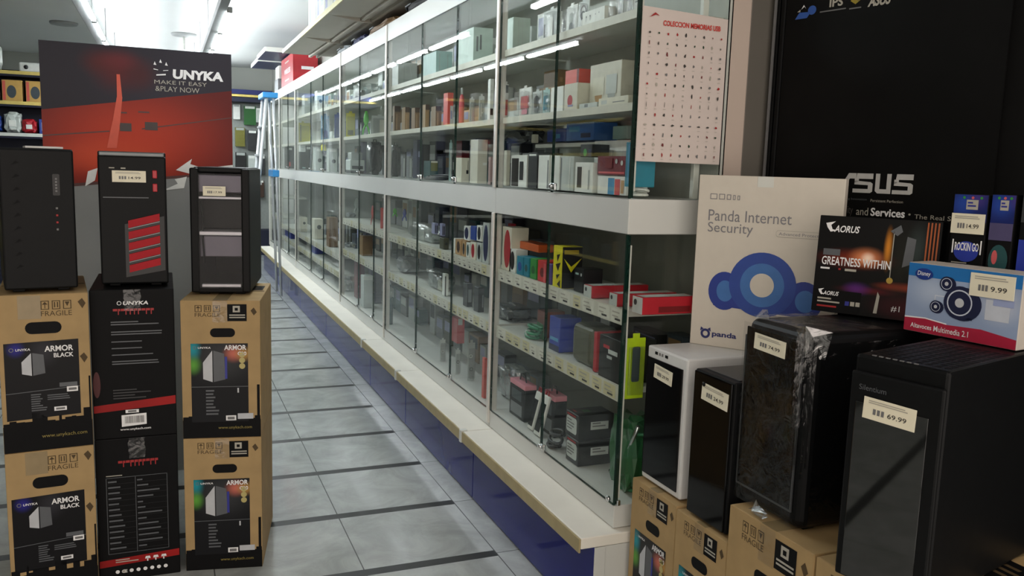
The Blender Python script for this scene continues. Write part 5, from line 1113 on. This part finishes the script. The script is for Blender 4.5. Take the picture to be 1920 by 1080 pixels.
('box', 'small_black_box', 'box', 'W', 1.225, 1.295, 2.392, 2.456, 0.916, 0.992, 'black', (('rect', 0.15, 0.72, 0.5, 0.8, 'paleteal'), ('disc', 0.8, 0.75, 0.08, 'palegrey')), 'small black box right of the tall yellow box', None),
('longbox', 'white_red_box', 'box', 'W', 1.2, 1.4, 2.283, 2.336, 0.916, 0.954, 'crimson', (), 'red box with white end, farthest of the three lying on the shelf', None),
('longbox', 'white_red_box', 'box', 'W', 1.2, 1.4, 2.123, 2.17, 0.916, 0.953, 'crimson', (), 'red box with white end, middle of the three lying on the shelf', None),
('longbox', 'white_red_box', 'box', 'W', 1.2, 1.37, 1.982, 2.037, 0.916, 0.964, 'crimson', (), 'red box with white end nearest the cabinet corner', None),
('bag', 'dark_goods', 'bag', 'W', 1.25, 1.37, 2.997, 3.198, 0.693, 0.758, 'charcoal', (), 'dark wrapped goods by the post on the second lower shelf', None),
('cable', 'green_cable', 'cable', 'W', 1.2, 1.26, 2.729, 2.823, 0.693, 0.753, 'emerald', (), 'green curled cable pack on the second lower shelf', None),
('box', 'brick_box', 'box', 'W', 1.27, 1.35, 2.77, 2.837, 0.693, 0.789, 'brick', (('rect', 0.2, 0.0, 0.9, 0.2, 'kraft'),), 'brick red upright box left of the blue one on the second shelf', None),
('box', 'blue_tall_box', 'box', 'W', 1.215, 1.295, 2.528, 2.608, 0.693, 0.809, 'royal', (('rect', 0.1, 0.3, 0.9, 0.4, 'skyblue'), ('rect', 0, 0, 1, 0.18, 'navy')), 'blue upright box on the second lower shelf', None),
('box', 'red_white_box', 'box', 'W', 1.3, 1.35, 2.626, 2.664, 0.693, 0.747, 'lightcream', (('rect', 0, 0.6, 1, 1, 'darkred'),), 'small white box with red top behind the olive case', None),
('box', 'olive_case', 'case', 'W', 1.21, 1.31, 2.287, 2.43, 0.693, 0.82, 'olivegrey', (), 'olive grey case with rounded corners on the second lower shelf', None),
('box', 'red_edge_box', 'box', 'W', 1.205, 1.295, 2.244, 2.264, 0.693, 0.818, 'crimson', (), 'narrow red box squeezed between olive case and black carton', None),
('box', 'black_red_carton', 'box', 'W', 1.2, 1.32, 2.092, 2.216, 0.693, 0.82, 'black', (('rect', 0.2, 0.72, 0.5, 0.8, 'crimson'), ('rect', 0.45, 0.62, 0.9, 0.72, 'palegrey'), ('rect', 0.4, 0.5, 0.65, 0.57, 'lightgrey')), 'black carton with red mark and white lettering near the corner', None),
('blister', 'lime_pack', 'hang pack', 'S', 1.2, 1.261, 2.04, 2.066, 0.66, 0.85, 'limeyellow', (('rrect', 0.3, 0.28, 0.72, 0.86, 'slate'),), 'lime yellow hang pack with dark gadget by the white tower', None),
('box', 'red_pack', 'box', 'S', 1.22, 1.234, 3.138, 3.164, 0.353, 0.501, 'coral', (), 'coral red carton just right of the post on the cabinet deck', None),
('bag', 'clear_white_bag', 'bag', 'W', 1.28, 1.38, 3.047, 3.24, 0.353, 0.517, 'palegrey', (), 'clear bag with white goods on the cabinet deck by the post', None),
('clam', 'power_bank_pack', 'hang pack', 'W', 1.235, 1.285, 2.852, 3.001, 0.353, 0.51, 'charcoal', (), 'black clam pack with pink top, left of the two on the deck', None),
('powerbank', 'power_bank', 'power bank', 'W', 1.22, 1.24, 2.745, 2.789, 0.353, 0.495, 'white', (), 'white framed black power bank leaning, left of the pair', None),
('powerbank', 'power_bank', 'power bank', 'W', 1.215, 1.235, 2.667, 2.719, 0.353, 0.501, 'white', (), 'white framed black power bank leaning, right of the pair', None),
('clam', 'power_bank_pack', 'hang pack', 'W', 1.265, 1.315, 2.651, 2.765, 0.353, 0.521, 'charcoal', (), 'black clam pack with pink top, right of the two on the deck', None),
('labelbox', 'black_battery_carton', 'box', 'W', 1.215, 1.345, 2.357, 2.445, 0.353, 0.436, 'black', (), 'black carton with white label, bottom of the stack on the deck', None),
('labelbox', 'black_battery_carton', 'box', 'W', 1.215, 1.345, 2.364, 2.453, 0.437, 0.52, 'black', (), 'black carton with white label, top of the stack on the deck', None),
('cable', 'black_plug', 'cable', 'W', 1.2, 1.25, 2.498, 2.597, 0.353, 0.432, 'black', (), 'tangle of black plugs in front of the clam packs on the deck', None),
('cable', 'green_coil', 'cable', 'W', 1.235, 1.375, 2.045, 2.213, 0.353, 0.601, 'emerald', (), 'green coiled cable pack in the corner of the cabinet deck', None),
('gadget', 'colour_beads', 'toy', 'S', 1.235, 1.271, 4.886, 4.93, 1.0, 1.052, 'lime', (), 'lime green trinkets in the tray at the far end of the second bay', None),
('gadget', 'colour_beads', 'toy', 'S', 1.235, 1.267, 4.635, 4.731, 0.99, 1.06, 'royal', (), 'blue trinkets in the tray at the far end of the second bay', None),
('bag', 'clear_bag', 'bag', 'W', 1.22, 1.32, 4.079, 4.521, 0.916, 1.02, 'palegrey', (), 'pale bags of small goods on the first lower shelf, second bay', None),
('box', 'socket_box', 'box', 'S', 1.215, 1.234, 3.982, 4.031, 0.975, 1.028, 'lavender', (('rect', 0.15, 0.1, 0.4, 0.8, 'charcoal'), ('rect', 0.55, 0.1, 0.85, 0.8, 'charcoal')), 'lavender small box with dark pictures, left of two alike', None),
('box', 'socket_box', 'box', 'S', 1.215, 1.231, 3.86, 3.898, 0.975, 1.034, 'lavender', (('rect', 0.15, 0.1, 0.4, 0.8, 'charcoal'), ('rect', 0.55, 0.1, 0.85, 0.8, 'charcoal')), 'lavender small box with dark pictures, right of two alike', None),
('box', 'olive_box', 'box', 'S', 1.21, 1.236, 3.814, 3.878, 0.916, 0.969, 'olivegrey', (('disc', 0.5, 0.5, 0.25, 'charcoal'),), 'olive small carton left of the slim white box', None),
('bag', 'white_bag', 'bag', 'W', 1.23, 1.33, 3.936, 4.199, 0.693, 0.805, 'palegrey', (), 'white plastic bag on the second lower shelf of the second bay', None),
('box', 'white_card', 'box', 'S', 1.22, 1.238, 3.814, 3.855, 0.693, 0.799, 'white', (('rect', 0.0, 0.0, 0.3, 0.9, 'charcoal'),), 'white card box beside the dark glass joint, second lower shelf', None),
('bag', 'grey_bag', 'bag', 'S', 1.23, 1.348, 4.721, 4.871, 0.693, 0.795, 'grey', (), 'grey crumpled bag at the far end of the second lower shelf', None),
('box', 'dark_grey_box', 'box', 'S', 1.22, 1.245, 3.491, 3.545, 0.693, 0.797, 'charcoal', (('rect', 0.2, 0.2, 0.8, 0.75, 'grey'),), 'dark grey box with pale frame, left of two near the middle post', None),
('box', 'dark_grey_box', 'box', 'S', 1.22, 1.247, 3.347, 3.403, 0.693, 0.799, 'charcoal', (('rect', 0.2, 0.1, 0.6, 0.75, 'black'), ('rect', 0.65, 0.2, 0.85, 0.7, 'grey')), 'dark grey box with black slot, right of two near the middle post', None),
('bottle', 'teal_bottle', 'bottle', 'S', 1.23, 1.254, 4.921, 4.95, 0.353, 0.551, 'darkteal', (), 'teal bottle with pale cap at the far end of the deck, second bay', None),
('box', 'pink_red_pack', 'box', 'S', 1.3, 1.338, 3.855, 3.944, 0.45, 0.573, 'rose', (('rect', 0.1, 0.75, 0.7, 1, 'palegrey'),), 'rose red pack with grey header on the deck of the second bay', None),
('blister', 'clear_ring_pack', 'hang pack', 'S', 1.235, 1.262, 3.893, 3.919, 0.353, 0.468, 'palegrey', (('ring', 0.5, 0.45, 0.3, 'white'),), 'clear hang pack with ring on the deck of the second bay', None),
('blister', 'clear_ring_pack', 'hang pack', 'S', 1.225, 1.248, 3.623, 3.649, 0.353, 0.475, 'palegrey', (('ring', 0.5, 0.5, 0.32, 'charcoal'),), 'clear hang pack with dark ring near the glass clip on the deck', None),
('blister', 'clear_ring_pack', 'hang pack', 'S', 1.24, 1.273, 3.494, 3.52, 0.353, 0.538, 'lightgrey', (('ring', 0.4, 0.65, 0.25, 'white'), ('ring', 0.5, 0.3, 0.25, 'charcoal')), 'grey hang pack with two rings left of the coral post carton', None),
('box', 'coral_tall_box', 'box', 'S', 1.205, 1.218, 3.214, 3.238, 0.353, 0.524, 'coral', (('rect', 0.45, 0, 0.55, 1, 'darkred'),), 'tall coral box touching the middle post on the deck', None),
('gadget', 'cone_toy', 'toy', 'S', 1.22, 1.249, 5.392, 5.431, 0.916, 1.042, 'rose', (), 'rose pink pointed item on the first lower shelf, third bay', None),
('box', 'red_thin_box', 'box', 'S', 1.22, 1.235, 5.119, 5.136, 0.916, 1.043, 'red', (), 'thin red box against the post of the third bay', None),
('bag', 'mesh_bag', 'bag', 'S', 1.23, 1.294, 6.129, 6.232, 0.916, 0.951, 'grey', (), 'grey mesh bag on the first lower shelf, third bay', None),
('gadget', 'grey_cone', 'toy', 'S', 1.34, 1.395, 6.495, 6.581, 0.916, 1.044, 'palegrey', (), 'pale pointed goods hanging left of the rose pink item', None),
('box', 'brown_flat_box', 'box', 'S', 1.22, 1.288, 5.633, 5.735, 0.693, 0.826, 'kraft', (), 'brown box on the second lower shelf of the third bay', None),
('bag', 'plastic_goods', 'bag', 'S', 1.22, 1.299, 6.147, 6.277, 0.693, 0.733, 'palegrey', (), 'pale plastic goods left of the brown box', None),
('box', 'red_dark_box', 'box', 'S', 1.25, 1.307, 5.963, 6.052, 0.353, 0.658, 'maroon', (), 'maroon box on the deck of the third bay', None),
('box', 'navy_box', 'box', 'S', 1.3, 1.373, 5.718, 5.822, 0.353, 0.665, 'navy', (), 'navy box on the deck beside the maroon box', None),
('box', 'white_lid_box', 'box', 'S', 1.21, 1.275, 5.549, 5.645, 0.353, 0.567, 'palegrey', (('rect', 0, 0.88, 1, 1, 'white'),), 'pale grey box with white lid in front of the maroon box', None),
('box', 'white_fan_carton', 'box', 'S', 1.22, 1.285, 8.445, 8.593, 0.632, 0.773, 'lightcream', (('disc', 0.55, 0.6, 0.2, 'charcoal'),), 'ivory carton with dark fan picture, left of the far pair', None),
('box', 'white_fan_carton', 'box', 'S', 1.22, 1.297, 7.635, 7.795, 0.632, 0.81, 'lightcream', (('disc', 0.55, 0.6, 0.25, 'charcoal'),), 'ivory carton with dark fan picture, right of the far pair', None),
('box', 'blue_bin', 'box', 'S', 1.22, 1.407, 9.173, 9.658, 0.502, 0.563, 'royal', (), 'royal blue crate, left of the pair on the far lower shelf', None),
('box', 'blue_bin', 'box', 'S', 1.22, 1.311, 7.607, 7.796, 0.502, 0.689, 'royal', (), 'royal blue crate, right of the pair on the far lower shelf', None),
('box', 'brown_goods', 'box', 'S', 1.22, 1.291, 6.892, 7.023, 0.632, 0.871, 'darkkraft', (), 'dark brown carton right of the fan picture cartons', None),
('bag', 'clear_sack', 'bag', 'S', 1.22, 1.37, 7.313, 7.619, 0.353, 0.433, 'palegrey', (), 'clear plastic sack on the deck of the fourth bay', None),
('bag', 'clear_sack', 'bag', 'S', 1.23, 1.296, 6.318, 6.429, 0.353, 0.5, 'palegrey', (), 'clear plastic sack at the far end of the third bay deck', None),
]
for k, row in enumerate(ITEMS): goods(row, 100+k)
# dull stock standing in a second row at the back of the shelves
R = random.Random(21)
names = {0: 'nearest', 1: 'second', 2: 'third', 3: 'fourth'}
DARK_ = ['grey', 'charcoal', 'olivegrey', 'darkkraft', 'lightgrey', 'slate', 'black', 'darkteal', 'palegrey']
for bi in (0, 1, 2, 3):
    a, b = bays[bi]
    zs = [('first lower shelf', .917, .2, DARK_), ('second lower shelf', .694, .16, DARK_), ('cabinet deck', .3535, .2, DARK_)] if bi < 3 else [('first lower shelf', .632, .2, DARK_), ('cabinet deck', .3535, .12, DARK_)]
    if bi == 0: zs = [('second lower shelf', .694, .16, ['charcoal', 'black', 'slate', 'olivegrey', 'black'])]
    else: zs += [('upper cabinet floor', 1.2365, .21, ['black', 'charcoal', 'navy', 'slate', 'grey', 'darkteal', 'black']), ('middle upper shelf', 1.4935, .17, ['palegrey', 'lightgrey', 'grey', 'tan', 'palegrey', 'slate']), ('top glass shelf', 1.7405, .22, ['white', 'palegrey', 'palegrey', 'mint', 'lightgrey'])]
    for sn, z, hm, cols in zs:
        lab = 'dull boxed stock at the back of the %s in the %s bay' % (sn, names[bi]); y = a+.04
        while y < b-.17:
            w = R.uniform(.07, .15); h = R.uniform(.45, 1)*hm
            t = thing('stock_box', lab, 'box', (1.398, y+w, z), W90, 'stock at the back of the %s, %s bay' % (sn, names[bi]))
            MB().box(0, 0, 0, w, .055, h, C(R.choice(cols)), .002).build('carton', t)
            m = MB().frame(*FR); m.rect(w*.1, h*.5, w*.9, h*.9, C(R.choice(['palegrey', 'lavender', 'grey', 'kraft', 'charcoal'])), 0); m.build('printed_front', t)
            y += w+R.uniform(.005, .06)
